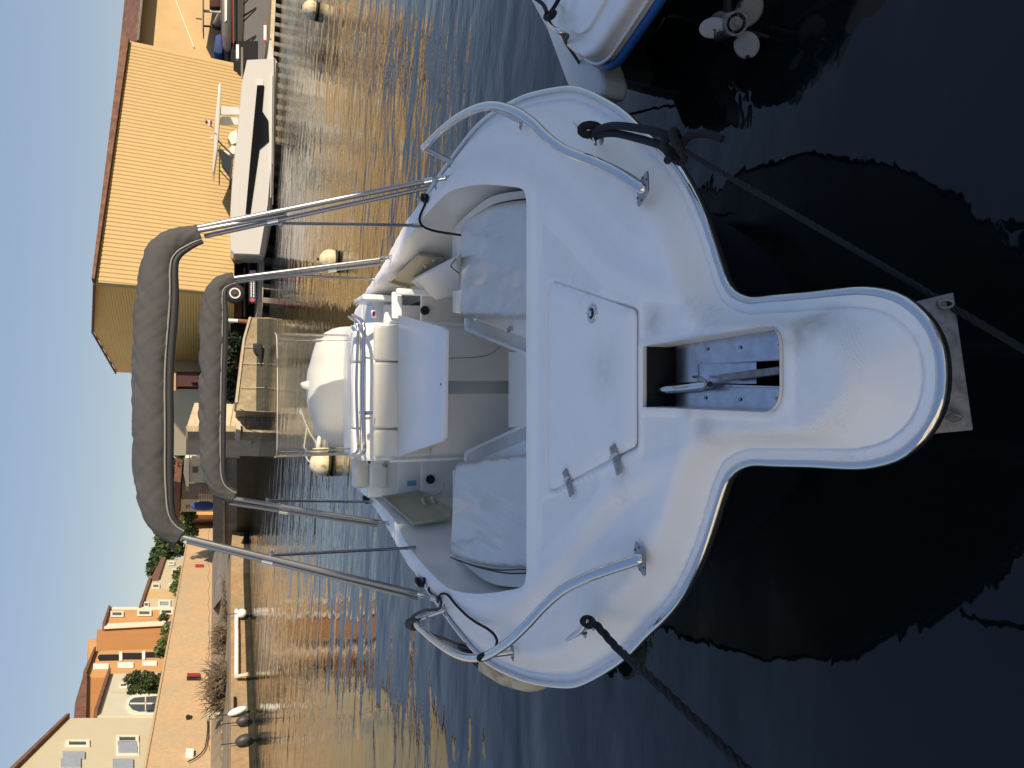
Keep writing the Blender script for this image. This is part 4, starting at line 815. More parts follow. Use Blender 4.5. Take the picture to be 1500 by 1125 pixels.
CEN = rnd([(.255, 1.60), (.281, 1.90), (.354, 2.138), (.462, 2.393), (.618, 2.605), (.759, 2.796), (.92, 3.02), (1.12, 3.3), (1.4, 4.0), (1.5, 9), (-1.5, 9), (-1.4, 4.0), (-1.12, 3.3), (-.90, 3.02), (-.74, 2.796), (-.598, 2.605), (-.442, 2.393), (-.334, 2.138), (-.261, 1.90), (-.235, 1.60)], .1, 4)
PANELS = [rnd([(.195, 1.500), (.202, 1.45), (.165, 1.365), (.09, 1.30), (.01, 1.285), (-.07, 1.30), (-.125, 1.36), (-.15, 1.45), (-.145, 1.500)], .02, 3),
          rnd([(.300, 2.215), (.158, 2.215), (.160, 2.01), (.262, 2.01)], .015, 3), rnd([(.246, 1.93), (.165, 1.93), (.178, 1.60), (.198, 1.575), (.205, 1.60)], .015, 3),
          rnd([(-.112, 2.215), (-.262, 2.215), (-.222, 2.01), (-.112, 2.01)], .015, 3), rnd([(-.112, 1.93), (-.205, 1.93), (-.172, 1.60), (-.160, 1.575), (-.112, 1.575)], .015, 3),
          rnd([(.56, 3.06), (.78, 3.06), (.64, 2.84), (.40, 2.50), (.355, 2.5), (.52, 2.97)], .03, 3), rnd([(-.53, 3.06), (-.75, 3.06), (-.62, 2.84), (-.40, 2.52), (-.345, 2.52), (-.50, 2.97)], .03, 3)]
def dens(lp, st=.012):
    out = []
    for i in range(len(lp)):
        a, b = lp[i], lp[(i + 1) % len(lp)]; k = max(1, int((b - a).length / st))
        out += [a.lerp(b, j / k) for j in range(k)]
    return out
PANELS = [dens(p) for p in PANELS]; SLOT = dens(SLOT); HATCH = dens(HATCH)
g1 = grid(-1.7, 1.7, 1.05, 3.5, 0.0145); g2 = grid(-1.7, 1.7, 3.5, 8.2, 0.04)
G = np.concatenate([g1, g2]); d = sdf(G, OUT); G = G[d > 0.008]
for lp in (OPEN, SLOT): G = G[sdf(G, lp) < -0.008]
for lp in PANELS + [HATCH]: G = G[np.abs(sdf(G, lp)) > 0.006]
def offs(lp, q):
    out = []; n = len(lp)
    for i in range(n):
        t = lp[(i + 1) % n] - lp[i - 1]; nn = Vector((-t.y, t.x)).normalized(); out.append(lp[i] + nn * q)
    return out
ar = sum(OUT[i - 1].x * OUT[i].y - OUT[i].x * OUT[i - 1].y for i in range(len(OUT))); sg = 1 if ar > 0 else -1
ex = []
for q in (.033, .040, .047): ex += [(p.x, p.y) for p in offs(OUT, q * sg)]
ex = np.array(ex); ex = ex[(sdf(ex, OUT) > 0.02) & (sdf(ex, OPEN) < -.01)]
LOOPS = [OUT, OPEN, SLOT, HATCH] + PANELS + [offs(OUT, q * sg) for q in (.034, .040, .046)]
V, T = surface(LOOPS, np.concatenate([G, ex])); c = V[T].mean(1)
T = T[(sdf(c, OUT) > 0) & (sdf(c, OPEN) < 0) & (sdf(c, SLOT) < 0)]
d = np.maximum(sdf(V, OUT), 0); tt = V[:, 1]
rw = .06 + .115 * (1 - sst(1.22, 1.50, tt)) + .06 * sst(1.75, 2.3, tt)
Z = 1.0 - .104 + .104 * sst(-.12, 1, (d - .038) / rw) - .0025 * (d > .038)
Z -= .006 * np.exp(-((d - .040) / .004) ** 2)
dc = sdf(V, CEN); Z += .046 * sst(-.04, .04, dc) * sst(.04, .12, d) * sst(1.95, 2.5, tt) - .022 * sst(1.95, 2.5, tt)
do = -sdf(V, OPEN); Z += .018 * (1 - sst(.05, .12, do)) - .012 * (1 - sst(0, .018, do)); ds = -sdf(V, SLOT); Z += .008 * (1 - sst(.006, .03, ds)) - .006 * (1 - sst(0, .008, ds))
dh = sdf(V, HATCH); Z -= .016 * sst(-.006, .004, dh); Z += .006 * (1 - sst(.0, .05, -dh)) * (dh < 0)
ns = np.zeros(len(V))
for lp in PANELS:
    dp = sdf(V, lp); Z -= .006 * sst(-.010, .006, dp); ns = np.maximum(ns, sst(.0, .006, dp))
sc = (1 - sst(-.13, -.09, dc)) * sst(.15, .17, d) * sst(1.95, 2.05, tt) * (1 - sst(3.9, 4.1, tt))
sc[dc > -.09] = 0; ns = np.maximum(ns, sc * .8); Z += .003 * sc
Z -= .02 * sst(3.8, 7.5, tt)
vs = [bl(V[i][0], V[i][1], float(Z[i])) for i in range(len(V))]
deck = obj('deck', vs, [tuple(int(x) for x in t) for t in T], 'deck', boat, True)
stain = np.zeros(len(V))
for sx, ty, rr, a in ((.125, 1.475, .055, 1.1), (.215, 2.15, .05, .8), (-.145, 1.87, .05, .6), (.0, 2.55, .09, .35), (.33, 2.62, .06, .5), (-.10, 1.95, .03, .4)):
    stain = np.maximum(stain, a * np.exp(-(((V[:, 0] - sx) ** 2 + (V[:, 1] - ty) ** 2) / rr ** 2) ** 1.5))
for nm, arr in (('nonskid', ns), ('stain', stain)):
    at = deck.data.attributes.new(nm, 'FLOAT', 'POINT'); at.data.foreach_set('value', arr.astype(np.float32))
if deck.data.polygons[10].normal.z < 0: deck.data.flip_normals()
# hull below the flange
lev = [(0, .893, 0), (0.004, .855, 0), (.02, .83, .03), (.10, .70, .30), (.22, .45, .55), (.32, .15, .75), (.45, -.25, .9)]
n = len(OUT); vs = []
for k, z, a in lev:
    for p in OUT:
        w = math.exp(-max(0, p.y - 1.1) / 0.9); vs.append(bl(p.x * (1 - k), p.y + a * 1.5 * w, z))
fs = [(j * n + i, j * n + (i + 1) % n, (j + 1) * n + (i + 1) % n, (j + 1) * n + i) for j in range(len(lev) - 1) for i in range(n)]
fs.append(tuple(range((len(lev) - 1) * n, len(lev) * n)))
obj('hull', vs, fs, 'navyhull', boat, True)
rl = [bl(p.x * 1.003, p.y - (.003 if p.y < 1.4 else 0), .885) for p in OUT if p.y < 8.15]
i0 = max(range(len(rl)), key=lambda i: (rl[i] - rl[i - 1]).length); rl = rl[i0:] + rl[:i0]
MB().tube(rl, .0145, 10).build('rub_rail', 'steel', boat, True)
MB().tube([p + Vector((0, .006, -.021)) for p in rl], .011, 8).build('rubber_fender_strip', 'black', boat, True)
# cockpit liner
vs = []; LV = [(0, .988), (.012, .965), (.02, .90)]
def shr(p, z):
    k = .07 * float(sst(5.2, 6.0, np.array(p.y))) * (0.97 - z) / .77; return bl(p.x * (1 - k) * (1.0 + (.02 if z < .95 and p.y < 5.3 else 0)), p.y + (-.02 if p.y < 3.24 and z < .95 else 0), z)
zl = [1.029, 1.015, .93, .75, .5, .2]; n = len(OPEN)
for z in zl: vs += [shr(p, z - .02 * float(sst(3.8, 7.5, np.array(p.y)))) for p in OPEN]
lf = [(j, i) for j in range(len(zl) - 1) for i in range(n)]
obj('cockpit_liner', vs, [(j * n + i, j * n + (i + 1) % n, (j + 1) * n + (i + 1) % n, (j + 1) * n + i) for j, i in lf], 'gel', boat, True)
obj('cockpit_floor', [shr(p, .2) for p in OPEN], [tuple(range(n))], 'gelaged', boat)
# bow benches with ledge and trays
def vline(t): return .30 + (.55 - .30) * (t - 3.85) / (5.0 - 3.85)
fo = [p for p in oh if p.y < 5.32]
for sgn in (1, -1):
    pl = [Vector((sgn * (p.x - .004), max(p.y, 3.21))) for p in fo] + [Vector((sgn * .60, 5.30)), Vector((sgn * vline(5.05), 5.05)), Vector((sgn * vline(3.4), 3.4)), Vector((sgn * .16, 3.22))]
    MB().prism([bl(p.x, p.y, .75) for p in pl], (0, 0, -.55)).build('bench', 'gel', boat, bevel=.012)
    a = [(vline(5.1) - .002, 5.12), (vline(5.1) - .125, 5.12), (vline(4.25) - .125, 4.25), (vline(3.45) - .12, 3.45), (vline(3.45) - .002, 3.45)]
    b = [(vline(5.1) - .022, 5.08), (vline(5.1) - .105, 5.08), (vline(4.25) - .105, 4.25), (vline(3.6) - .10, 3.6), (vline(3.6) - .022, 3.6)]
    lg = MB().ringprism([bl(sgn * s, t, .715) for s, t in a], [bl(sgn * s, t, .715) for s, t in b], (0, 0, -.5)).build('bench_ledge', 'gel', boat, bevel=.006)
    MB().prism([bl(sgn * s, t, .685) for s, t in b], (0, 0, -.1)).build('tray', 'gelaged', lg, label='cream recessed tray in the bench ledge')
MB().prism([bl(s, t, .713) for s, t in [(-.24, 4.24), (.24, 4.24), (.17, 3.25), (-.17, 3.25)]], (0, 0, -.5)).build('bow_step', 'gel', boat, bevel=.008)
for t in (4.72, 4.1):
    MB().box(bl(vline(t) + .012, t, .757), (.03, .07, .008), rz=.2).build('bench_hinge', 'steel', boat)
# hatch lid
hl = [Vector((p.x, p.y)) for p in HATCH]
ct = Vector((.02, 2.66)); hp = [ct + (p - ct) * .985 for p in hl]
lid = slab('anchor_hatch_lid', hp, 1.008, 1.029, .010, 'deck', boat, st=.03)
at = lid.data.attributes.new('stain', 'FLOAT', 'POINT')
vv = np.array([tuple(v.co) for v in lid.data.vertices]); at.data.foreach_set('value', (.5 * np.exp(-(((vv[:, 0] - .05) ** 2 + (vv[:, 1] - 2.45) ** 2) / .01) ** 1) + .0).astype(np.float32))
p = bz(867, 459, 1.032); b_ = MB()
ringp = lambda c, r, z, k=28: [Vector((c.x + r * math.cos(2 * math.pi * i / k), c.y + r * math.sin(2 * math.pi * i / k) * 1.0, z)) for i in range(k)]
lt = MB().ringprism(ringp(p, .040, 1.036), ringp(p, .022, 1.036), (0, 0, -.012)).build('hatch_latch', 'steel', lid, True, bevel=.003)
MB().prism(ringp(p, .023, 1.031), (0, 0, -.006)).build('latch_keyhole', 'black', lid)
MB().box((p.x, p.y + .008, 1.034), (.022, .018, .004)).build('latch_pull', 'steel', lid)
for (x0, y0, x1, y1) in ((898, 652, 908, 694), (828, 688, 838, 726)):
    a = bz(x0, y0, 1.03); b = bz(x1, y1, 1.03); m_ = (a + b) / 2; dd = (b - a); an = math.atan2(dd.y, dd.x)
    h = MB().box(a.lerp(b, .18) + Vector((0, 0, .004)), (dd.length * .34, .042, .007), rz=an).box(a.lerp(b, .72) + Vector((0, 0, .003)), (dd.length * .58, .036, .007), rz=an).build('hatch_hinge', 'dullsteel', lid, bevel=.0025)
    h.data.materials[0] = M['dullsteel']; nn = Vector((-dd.y, dd.x, 0)).normalized() * .021; q = a.lerp(b, .38) + Vector((0, 0, .010)); MB().tube([q - nn, q + nn], .007, 8).build('hinge_pin', 'steel', lid, True)
    for f, w in ((.1, .009), (.1, -.009), (.55, .008), (.55, -.008), (.88, 0)):
        q = a.lerp(b, f) + nn.normalized() * w + Vector((0, 0, .0085)); MB().ell(q, (.0038, .0038, .0018), 8, 4).build('screw', 'dullsteel', lid, True)
# anchor slot: well, plate, roller channel, shank
n = len(SLOT); wl = [1.0, .97, .93]; vs = []
for z, k in ((1.012, 1.0), (.96, .99), (.905, .99)): vs += [bl(.025 + (p.x - .025) * k, 1.86 + (p.y - 1.86) * k, z) for p in SLOT]
obj('anchor_well', vs, [(j * n + i, j * n + (i + 1) % n, (j + 1) * n + (i + 1) % n, (j + 1) * n + i) for j in range(2) for i in range(n)], 'gelaged', boat, True)
MB().add([bl(-.088, 2.192, 1.0), bl(.138, 2.192, 1.0), bl(.138, 2.192, .88), bl(-.088, 2.192, .88)], [(0, 1, 2, 3)]).build('locker_gap', 'void', boat)
obj('anchor_well_hole', [bl(p[0], p[1], .906) for p in ((.14, 2.22), (.14, 2.13), (-.09, 2.13), (-.09, 2.22))] + [bl(p[0], p[1], .60) for p in ((.14, 2.22), (.14, 2.13), (-.09, 2.13), (-.09, 2.22))],
    [(4, 5, 6, 7), (0, 1, 5, 4), (1, 2, 6, 5), (2, 3, 7, 6), (3, 0, 4, 7)], 'void', boat)
pl = MB().ringprism([bl(.15, 2.14, .915), bl(.155, 1.50, .915), bl(-.10, 1.50, .915), bl(-.09, 2.14, .915)], [bz(1022, 534, .915), bz(1175, 526, .915), bz(1175, 567, .915), bz(1022, 562, .915)], (0, 0, -.01)).build('anchor_plate', 'plate', boat)
MB().prism([bz(1020, 533, .912), bz(1108, 530, .885), bz(1108, 562, .885), bz(1020, 562, .912)], (0, 0, -.004)).build('roller_trough', 'plate', boat)
MB().prism([bz(1100, 525, .80), bz(1230, 520, .80), bz(1230, 575, .80), bz(1100, 570, .80)], (0, 0, -.01)).build('roller_pit', 'black', boat)
MB().prism([bz(1025, 533, .916), bz(1175, 524, .916), bz(1175, 524, .945), bz(1090, 529, .945)], (.004, 0, 0)).build('channel_side', 'plate', boat)
MB().prism([bz(1030, 566, .916), bz(1175, 569, .916), bz(1175, 569, .93), bz(1090, 568, .93)], (-.004, 0, 0)).build('channel_side', 'plate', boat)
for s_, t_ in ((.11, 1.96), (.105, 1.80), (.10, 1.63), (-.055, 1.80), (-.052, 1.64), (-.05, 1.97)):
    MB().ell(bl(s_, t_, .918), (.0062, .0062, .0016), 14, 5).build('screw', 'dullsteel', boat, True)
# anchor: shank in the channel, fluke hanging under the bow
anc = thing('anchor', 'galvanised anchor with its shank in the bow slot and flat fluke jutting under the bow', 'anchor', (0, 1.2, .8))
s0 = bl(.012, 1.86, .94); s1 = bl(.040, 1.40, .915)
MB().box((s0 + s1) / 2, ((s1 - s0).length, .022, .032), basis=Matrix((((s1 - s0).normalized()), ((s1 - s0).normalized().cross(Vector((0, 0, 1)))), Vector((0, 0, 1)))).transposed()).build('shank', 'galv', anc, bevel=.004)
sw = cat([bz(1040, 563, .95), bz(1020, 566, .95), bz(990, 569, .945), bz(965, 571, .95), bz(957, 574, .90)], 6)
MB().tube(sw, [.012 + .006 * math.sin(math.pi * i / (len(sw) - 1)) for i in range(len(sw))], 12).build('swivel', 'steel', anc, True)
sh = cat([bz(1016, 552, .945), bz(1026, 553, .965), bz(1034, 560, .965), bz(1030, 570, .96), bz(1016, 571, .945)], 5)
MB().tube(sh, .0045, 8).build('shackle', 'dullsteel', anc, True)
fpx = [(1360, 437, .79), (1397, 428, .745), (1426, 630, .725), (1362, 636, .78)]
fp = [bz(*q) for q in fpx]; nrm = (fp[1] - fp[0]).cross(fp[2] - fp[0]).normalized(); nrm = nrm if nrm.z > 0 else -nrm
fp = [fp[0] + (fp[0] - fp[1]) * .9, fp[1], fp[2], fp[3] + (fp[3] - fp[2]) * .5]
fl = MB().prism(fp, nrm * -.014).build('fluke', 'galv', anc, bevel=.003)
for x, y in ((1386, 445), (1398, 613)):
    q = bz(x, y, .765); b3 = Matrix((Vector((1, 0, 0)), nrm.cross(Vector((1, 0, 0))).normalized(), nrm)).transposed()
    MB().tube([q + b3 @ Vector((.010 * math.cos(a), .016 * math.sin(a), .000)) for a in [2 * math.pi * i / 20 for i in range(20)]], .0035, 8, closed=True).build('fluke_boss', 'galv', anc, True)
# handrails
def plate(c, an, par, l_=.062, w_=.032):
    pp = rnd([(-l_, 0), (0, w_), (l_, 0), (0, -w_)], .02, 3)
    pl = MB().prism([Vector((c.x + p.x * math.cos(an) - p.y * math.sin(an), c.y + p.x * math.sin(an) + p.y * math.cos(an), c.z)) for p in pp], (0, 0, .007)).build('mounting_plate', 'dullsteel', par, bevel=.002)
    for k in (-1, 1):
        for w in (-.5, .5):
            MB().ell((c.x + k * l_ * .5 * math.cos(an) - w * w_ * .7 * math.sin(an), c.y + k * l_ * .5 * math.sin(an) + w * w_ * .7 * math.cos(an), c.z + .008), (.0042, .0042, .002), 8, 4).build('screw', 'black', par, True)
R_pts = [bz(943, 277, 1.004), bz(938, 274, 1.016), bz(905, 253, 1.05), bz(868, 236, 1.075), bz(830, 221, 1.10), bz(803, 202, 1.125), bz(778, 178, 1.15), bz(750, 161, 1.17), bz(715, 155, 1.19), bz(680, 167, 1.20), bz(650, 188, 1.20), bz(624, 213, 1.20), bz(621, 217, 1.195)]
L_pts = [bz(939, 818, 1.004), bz(934, 820, 1.016), bz(895, 833, 1.05), bz(860, 846, 1.075), bz(825, 864, 1.10), bz(797, 888, 1.125), bz(770, 917, 1.15), bz(740, 944, 1.17), bz(705, 963, 1.185), bz(672, 960, 1.195), bz(640, 941, 1.20), bz(614, 919, 1.20), bz(603, 910, 1.195)]
RAIL_L = None
for pts, foot, mid, mtop, ma, lab in ((R_pts, bz(660, 238, 1.0), bz(765, 178, 1.0), bz(722, 158, 1.18), .35, 'bent handrail on the starboard side of the picture'), (L_pts, bz(652, 893, 1.0), bz(752, 955, 1.0), bz(700, 962, 1.18), -.35, 'bent handrail with ropes tied to it')):
    P = cat(pts, 7); hr = MB().tube(P, .0215, 16).build('bow_handrail', 'steel', boat, True)
    if pts is L_pts: RAIL_L = P
    MB().tube([P[-1], P[-1].lerp(foot, .3) + Vector((0, 0, -.01)), foot + Vector((0, 0, -.01))], .0165, 12).build('rail_post', 'steel', hr, True)
    MB().tube([mtop, mid], .015, 10).build('rail_post', 'steel', hr, True)
    plate(P[0] + Vector((0, 0, .0)), rad(-27) if pts is R_pts else rad(27), hr, .072, .042); plate(mid + Vector((0, 0, .002)), rad(-8) if pts is R_pts else rad(8), hr, .055, .024); plate(foot, .1, hr, .05, .022)
# cleats
def cleat(c, d_, par=boat):
    d_ = d_.normalized(); s_ = Vector((-d_.y, d_.x, 0))
    o = MB().tube([c + d_ * q + Vector((0, 0, z)) for q, z in ((-.115, .060), (-.08, .052), (-.03, .042), (.03, .042), (.08, .052), (.115, .060))], [.006, .010, .013, .013, .010, .006], 12).build('cleat', 'steel', par, True)
    for q in (-.03, .03):
        MB().tube([c + d_ * q + Vector((0, 0, .038)), c + d_ * q * 1.15 + Vector((0, 0, .004))], [.009, .012], 10).build('cleat_leg', 'steel', o, True)
        MB().ell(c + d_ * q * 1.5 + Vector((0, 0, .004)), (.024, .018, .006), 14, 6).build('cleat_foot', 'dullsteel', o, True)
cR = bz(876, 198, 1.0); cleat(cR, bz(886, 213, 1.0) - bz(852, 179, 1.0))
cL = bz(864, 921, 1.0); cleat(cL, bz(878, 904, 1.0) - bz(840, 938, 1.0))
# ------------------------------------------------------------------ console
TC = 5.5
con = None
mb = MB()
def cs(s, t, z): return bl(s, t, z)
prof = [(TC - .02, .2), (TC, 1.10), (TC + .02, 1.30), (TC + .08, 1.38), (TC + .30, 1.44), (TC + .75, 1.42), (TC + .8, .2)]
vs = []
ss = [-.535, -.53, -.50, 0, .50, .53, .535]; off = [.05, .015, 0, 0, 0, .015, .05]
for k, s in enumerate(ss):
    for t, z in prof: vs.append(cs(s, t + off[k] * (1 if t < TC + .1 else 0), z - (off[k] * .8 if z > 1.2 else 0)))
np_ = len(prof); fs = [(i * np_ + j, i * np_ + j + 1, (i + 1) * np_ + j + 1, (i + 1) * np_ + j) for i in range(len(ss) - 1) for j in range(np_ - 1)]
fs += [tuple(range(np_)), tuple(range((len(ss) - 1) * np_, len(ss) * np_))]
con = obj('console', vs, fs, 'gel', boat, True); con.data.set_sharp_from_angle(angle=rad(40))
# forward backrest cushion in three sections
for a, b in ((-.50, -.285), (-.28, .225), (.23, .50)):
    MB().box(bl((a + b) / 2, TC - .045, 1.10), (b - a - .004, .075, .44)).build('backrest_cushion', 'vinylcream', con, bevel=.022, segs=3)
# thin door line and sill on the console face
MB().tube(cat([by(650, 525, TC - .03), by(700, 523, TC - .03), by(720, 518, TC - .03), by(733, 507, TC - .03)], 5), .0022, 6).build('door_seam', 'black', con, True)
for s_ in (-.53, .53): MB().box(bl(s_, TC - .03, .72), (.022, .03, .95)).build('edge_trim', 'gel', con, bevel=.005)
# table on its aluminium post
tp = [bz(583, 462, 1.15), bz(646, 479, 1.15), bz(650, 484, 1.15), bz(648, 641, 1.15), bz(644, 647, 1.15), bz(582, 669, 1.15), ]
tb = MB().prism(tp, (0, 0, -.035)).build('table_top', 'table', boat, bevel=.006)
pt = bz(648, 567, 1.11); MB().box((pt.x - .002, pt.y + .06, .68), (.082, .035, .86)).build('table_post', 'alu', boat, bevel=.005)
q = bz(647, 563, 1.152); MB().ell((q.x, q.y + .02, 1.152), (.008, .008, .003), 10, 4).build('screw', 'black', boat)
# dome cover behind the windscreen (seat under a white cover)
hd = thing('helm_seat_cover', 'rounded white cover pulled over the helm seat behind the clear windscreen', 'cover', bl(0, 6.6, .3))
vs = []; rows = []
zs = np.linspace(0, 1, 15)
cxx = by(480, 567, 6.6)
for j, f in enumerate(zs):
    zz = .75 + f * .93; k = 1.0 if f < .5 else math.sqrt(max(0, 1 - ((f - .5) / .502) ** 3.6)); k = max(k, .02)
    for i in range(40):
        a = 2 * math.pi * i / 40; c_, s_ = math.cos(a), math.sin(a); e = .75
        x = .54 * (abs(c_) ** e) * (1 if c_ > 0 else -1) * (k ** .6); y = .36 * (abs(s_) ** e) * (1 if s_ > 0 else -1) * (.25 + .75 * k) * (1 - .3 * f)
        w = .035 * noise.noise(Vector((x * 3.2, zz * 4, y * 3))) + .012 * noise.noise(Vector((x * 9, zz * 9, y * 3)))
        vs.append(Vector((cxx.x + x + w, 6.6 + y + w, zz - .02 * abs(x))))
fs = [(j * 40 + i, j * 40 + (i + 1) % 40, (j + 1) * 40 + (i + 1) % 40, (j + 1) * 40 + i) for j in range(14) for i in range(40)] + [tuple(range(14 * 40, 15 * 40))]
obj('cover_body', vs, fs, 'dome', hd, True)
tk = by(447, 567, 6.55); MB().tube([tk + Vector((0, 0, -.16)), tk + Vector((.01, 0, -.05)), tk + Vector((.02, 0, .02)), tk + Vector((.035, 0, .035))], [.12, .06, .028, .012], 12).build('gathered_knot', 'dome', hd, True)
# windscreen: clear acrylic, curved at both sides
wsx = [(-.51, .26), (-.505, .17), (-.485, .09), (-.45, .035), (-.40, .0), (0, -.05), (.36, .0), (.41, .035), (.445, .09), (.465, .17), (.47, .26)]
outer = [bl(s, TC + .26 + t, 0) for s, t in wsx]; P = cat(outer, 5); n = len(P); vs = []
for q in (0, .006):
    for z in (1.36, 1.995):
        for p in P:
            r_ = Vector((p.x, p.y - (TC + .6), 0)); vs.append(Vector((p.x, p.y, z)) - r_.normalized() * q + Vector((0, -.06 * (1.99 - z), 0)))
fs = []
for q in (0, 1): fs += [(q * 2 * n + i, q * 2 * n + i + 1, q * 2 * n + n + i + 1, q * 2 * n + n + i) for i in range(n - 1)]
fs += [(i + n, i + n + 1, 3 * n + i + 1, 3 * n + i) for i in range(n - 1)] + [(i, i + 1, 2 * n + i + 1, 2 * n + i) for i in range(n - 1)] + [(0, n, 3 * n, 2 * n), (n - 1, 2 * n - 1, 4 * n - 1, 3 * n - 1)]
ws = obj('windscreen', vs, fs, 'acrylic', boat, True); ws.data.set_sharp_from_angle(angle=rad(40))
# steel grab rail in front of the console top
gr = cat([by(517, 462, 5.75), by(522, 465, 5.6), by(530, 470, 5.42), by(533, 480, 5.38), by(533, 500, 5.36), by(531, 567, 5.34), by(533, 640, 5.36), by(534, 655, 5.38), by(531, 664, 5.42), by(522, 668, 5.6), by(518, 671, 5.75)], 5)
for e0_, e1_ in ((0, n), (n, n)):
    pass
MB().tube([v.copy() for v in vs[n:2 * n]], .0025, 6).build('windscreen_edge_glint', 'whitepaint', ws, True)  # white strips paint the glint along the acrylic edges
for i_ in (0, n - 1): MB().tube([vs[i_], vs[n + i_]], .003, 6).build('windscreen_edge_glint', 'whitepaint', ws, True)
rail = MB().tube(gr, .0145, 12).build('console_rail', 'steel', boat, True)
g2_ = [p + Vector((0, .055, .035)) for p in gr[3:-3]]
MB().tube(g2_, .011, 10).build('console_rail', 'steel', boat, True)
for yy in (524, 606, 613):
    q = by(535, yy, 5.37); MB().tube([q, q + Vector((0, .07, -.05))], .010, 8).build('rail_standoff', 'steel', rail, True)
q = by(533, 605, 5.36); MB().box(q + Vector((0, .02, -.02)), (.03, .02, .10)).build('rail_clamp', 'steel', rail, bevel=.003)
# upper dash pad with two seams (seen between rail and windscreen)
for a, b in ((-.50, -.285), (-.28, .225), (.23, .47)):
    MB().box(bl((a + b) / 2, TC + .15, 1.425), (b - a - .004, .17, .05)).build('dash_pad', 'gel', con, bevel=.015, segs=3)
# ------------------------------------------------------------------ aft cockpit furniture
# left: seat box with cushions and gauges
ab = by(556, 715, 6.9)
MB().box(bl(-.80, 7.05, .66), (.36, .55, .92)).build('seat_box', 'gel', boat, bevel=.02)
MB().box(bl(-.80, 6.74, .60), (.40, .08, .50)).build('seat_box_door', 'gel', boat, bevel=.012)
ac = thing('seat_cushion', 'cream padded backrest cushion on the seat box behind the blue sticker', 'cushion', bl(-.82, 6.95, 1.1))
a = by(518, 716, 6.75); b = by(541, 656, 6.75)
MB().box((a + b) / 2 + Vector((.0, .06, 0)), (abs(b.x - a.x), .14, abs(b.z - a.z))).build('cushion_pad', 'vinylcream', ac, bevel=.035, segs=4)
a = by(542, 716, 6.72); b = by(568, 664, 6.72)
MB().box((a + b) / 2 + Vector((0, .05, 0)), (abs(b.x - a.x), .10, abs(b.z - a.z))).build('seat_box_panel', 'gel', boat, bevel=.02, segs=3)
q = by(564, 682, 6.70); MB().box(q, (.03, .03, .04)).build('panel_catch', 'dullsteel', boat, bevel=.004)
q = by(540, 675, 5.7); MB().box(q, (.055, .03, .035)).build('gauge', 'gel', boat, bevel=.005); MB().box(q + Vector((0, -.017, 0)), (.040, .004, .020)).build('gauge_face', 'green', boat)
q = by(547, 460, 5.65); MB().box(q, (.055, .03, .035)).build('gauge', 'gel', boat, bevel=.005); MB().box(q + Vector((0, -.017, 0)), (.040, .004, .018)).build('gauge_face', 'red', boat)
# inner panels, round drains, sticker
MB().box(bl(-.72, 6.62, .42), (.62, .05, .46)).build('aft_panel', 'gel', boat, bevel=.01)
MB().box(bl(.74, 6.62, .42), (.66, .05, .46)).build('aft_panel', 'gel', boat, bevel=.01)
q = by(603, 708, 6.58); MB().box(q, (.05, .004, .085), rz=0).build('sticker', 'stickerblue', boat)
for x, y in ((630, 702), (622, 455)):
    q = by(x, y, 6.58); MB().tube([q, q + Vector((0, -.02, 0))], .042, 20).build('round_vent', 'black', boat, True)
# right: white post and bar, side deck flap
MB().box(bl(.86, 6.1, .70), (.05, .07, .60)).build('support_post', 'gel', boat, bevel=.01)
a = by(582, 428, 6.2); b = by(580, 466, 6.2); MB().box((a + b) / 2, ((a - b).length, .05, .085)).build('support_bar', 'gel', boat, bevel=.012)
a = by(530, 438, 7.0); b = by(575, 438, 7.0); MB().box((a + b) / 2 + Vector((0, .1, 0)), (.05, .5, .33)).build('side_pocket_rim', 'gel', boat, bevel=.012)
MB().box(bl(.72, 7.35, .85), (.5, .5, .32)).build('aft_locker', 'gel', boat, bevel=.03, segs=3)
MB().box(bl(.60, 7.0, .62), (.52, .10, .6)).build('aft_locker_face', 'gel', boat, bevel=.02)
# recessed storage bins in the sides
def _hw(t, z):
    for a, b in zip(oh, oh[1:]):
        if a.y <= t <= b.y: return (a.x + (b.x - a.x) * (t - a.y) / (b.y - a.y)) * (1 - .07 * float(sst(5.2, 6.0, np.array(t))) * (0.97 - z) / .77)
    return .98
def side_hit(x, y):
    d_ = (bz(x, y, .5) - EYE); d_ /= d_.y; t = 3.4
    while t < 7.6:
        p = EYE + d_ * t
        if abs(p.x - cx(t)) > _hw(t, p.z) - .095: return p
        t += .01
    return p
def bin_(px, z_in, nm='storage_bin'):
    O = [side_hit(q[0], q[1]) for q in px]; c = sum(O, Vector()) / len(O); I = [c + (p - c) * .93 for p in O]
    nrm = (O[1] - O[0]).cross(O[2] - O[0]).normalized(); nrm = nrm if nrm.z > 0 else -nrm
    rim = MB().ringprism(O, I, nrm * -.012).build(nm, 'cream', boat, bevel=.004)
    dn = Vector((z_in * .20, .0, -.004)); k = len(I)
    obj('bin_liner', I + [p + dn for p in I], [(i, (i + 1) % k, k + (i + 1) % k, k + i) for i in range(k)] + [tuple(range(k, 2 * k))], 'cream', rim)
    for f in (.35, .6):
        q = I[0].lerp(I[1], f) + (I[3] - I[0]) * .45 + dn * .55; MB().tube(cat([q, q + Vector((.03, .0, .02)), q + Vector((.05, .05, .015)), q + Vector((.03, .1, 0))], 4), .012, 8).build('bottle_holder', 'gelaged', rim, True)
bin_([(559, 726, .80), (617, 718, .56), (663, 745, .56), (660, 758, .62), (604, 766, .82)], -.16)
bin_([(568, 415, .80), (613, 375, .84), (652, 381, .62), (660, 400, .56), (598, 424, .60)], .16)
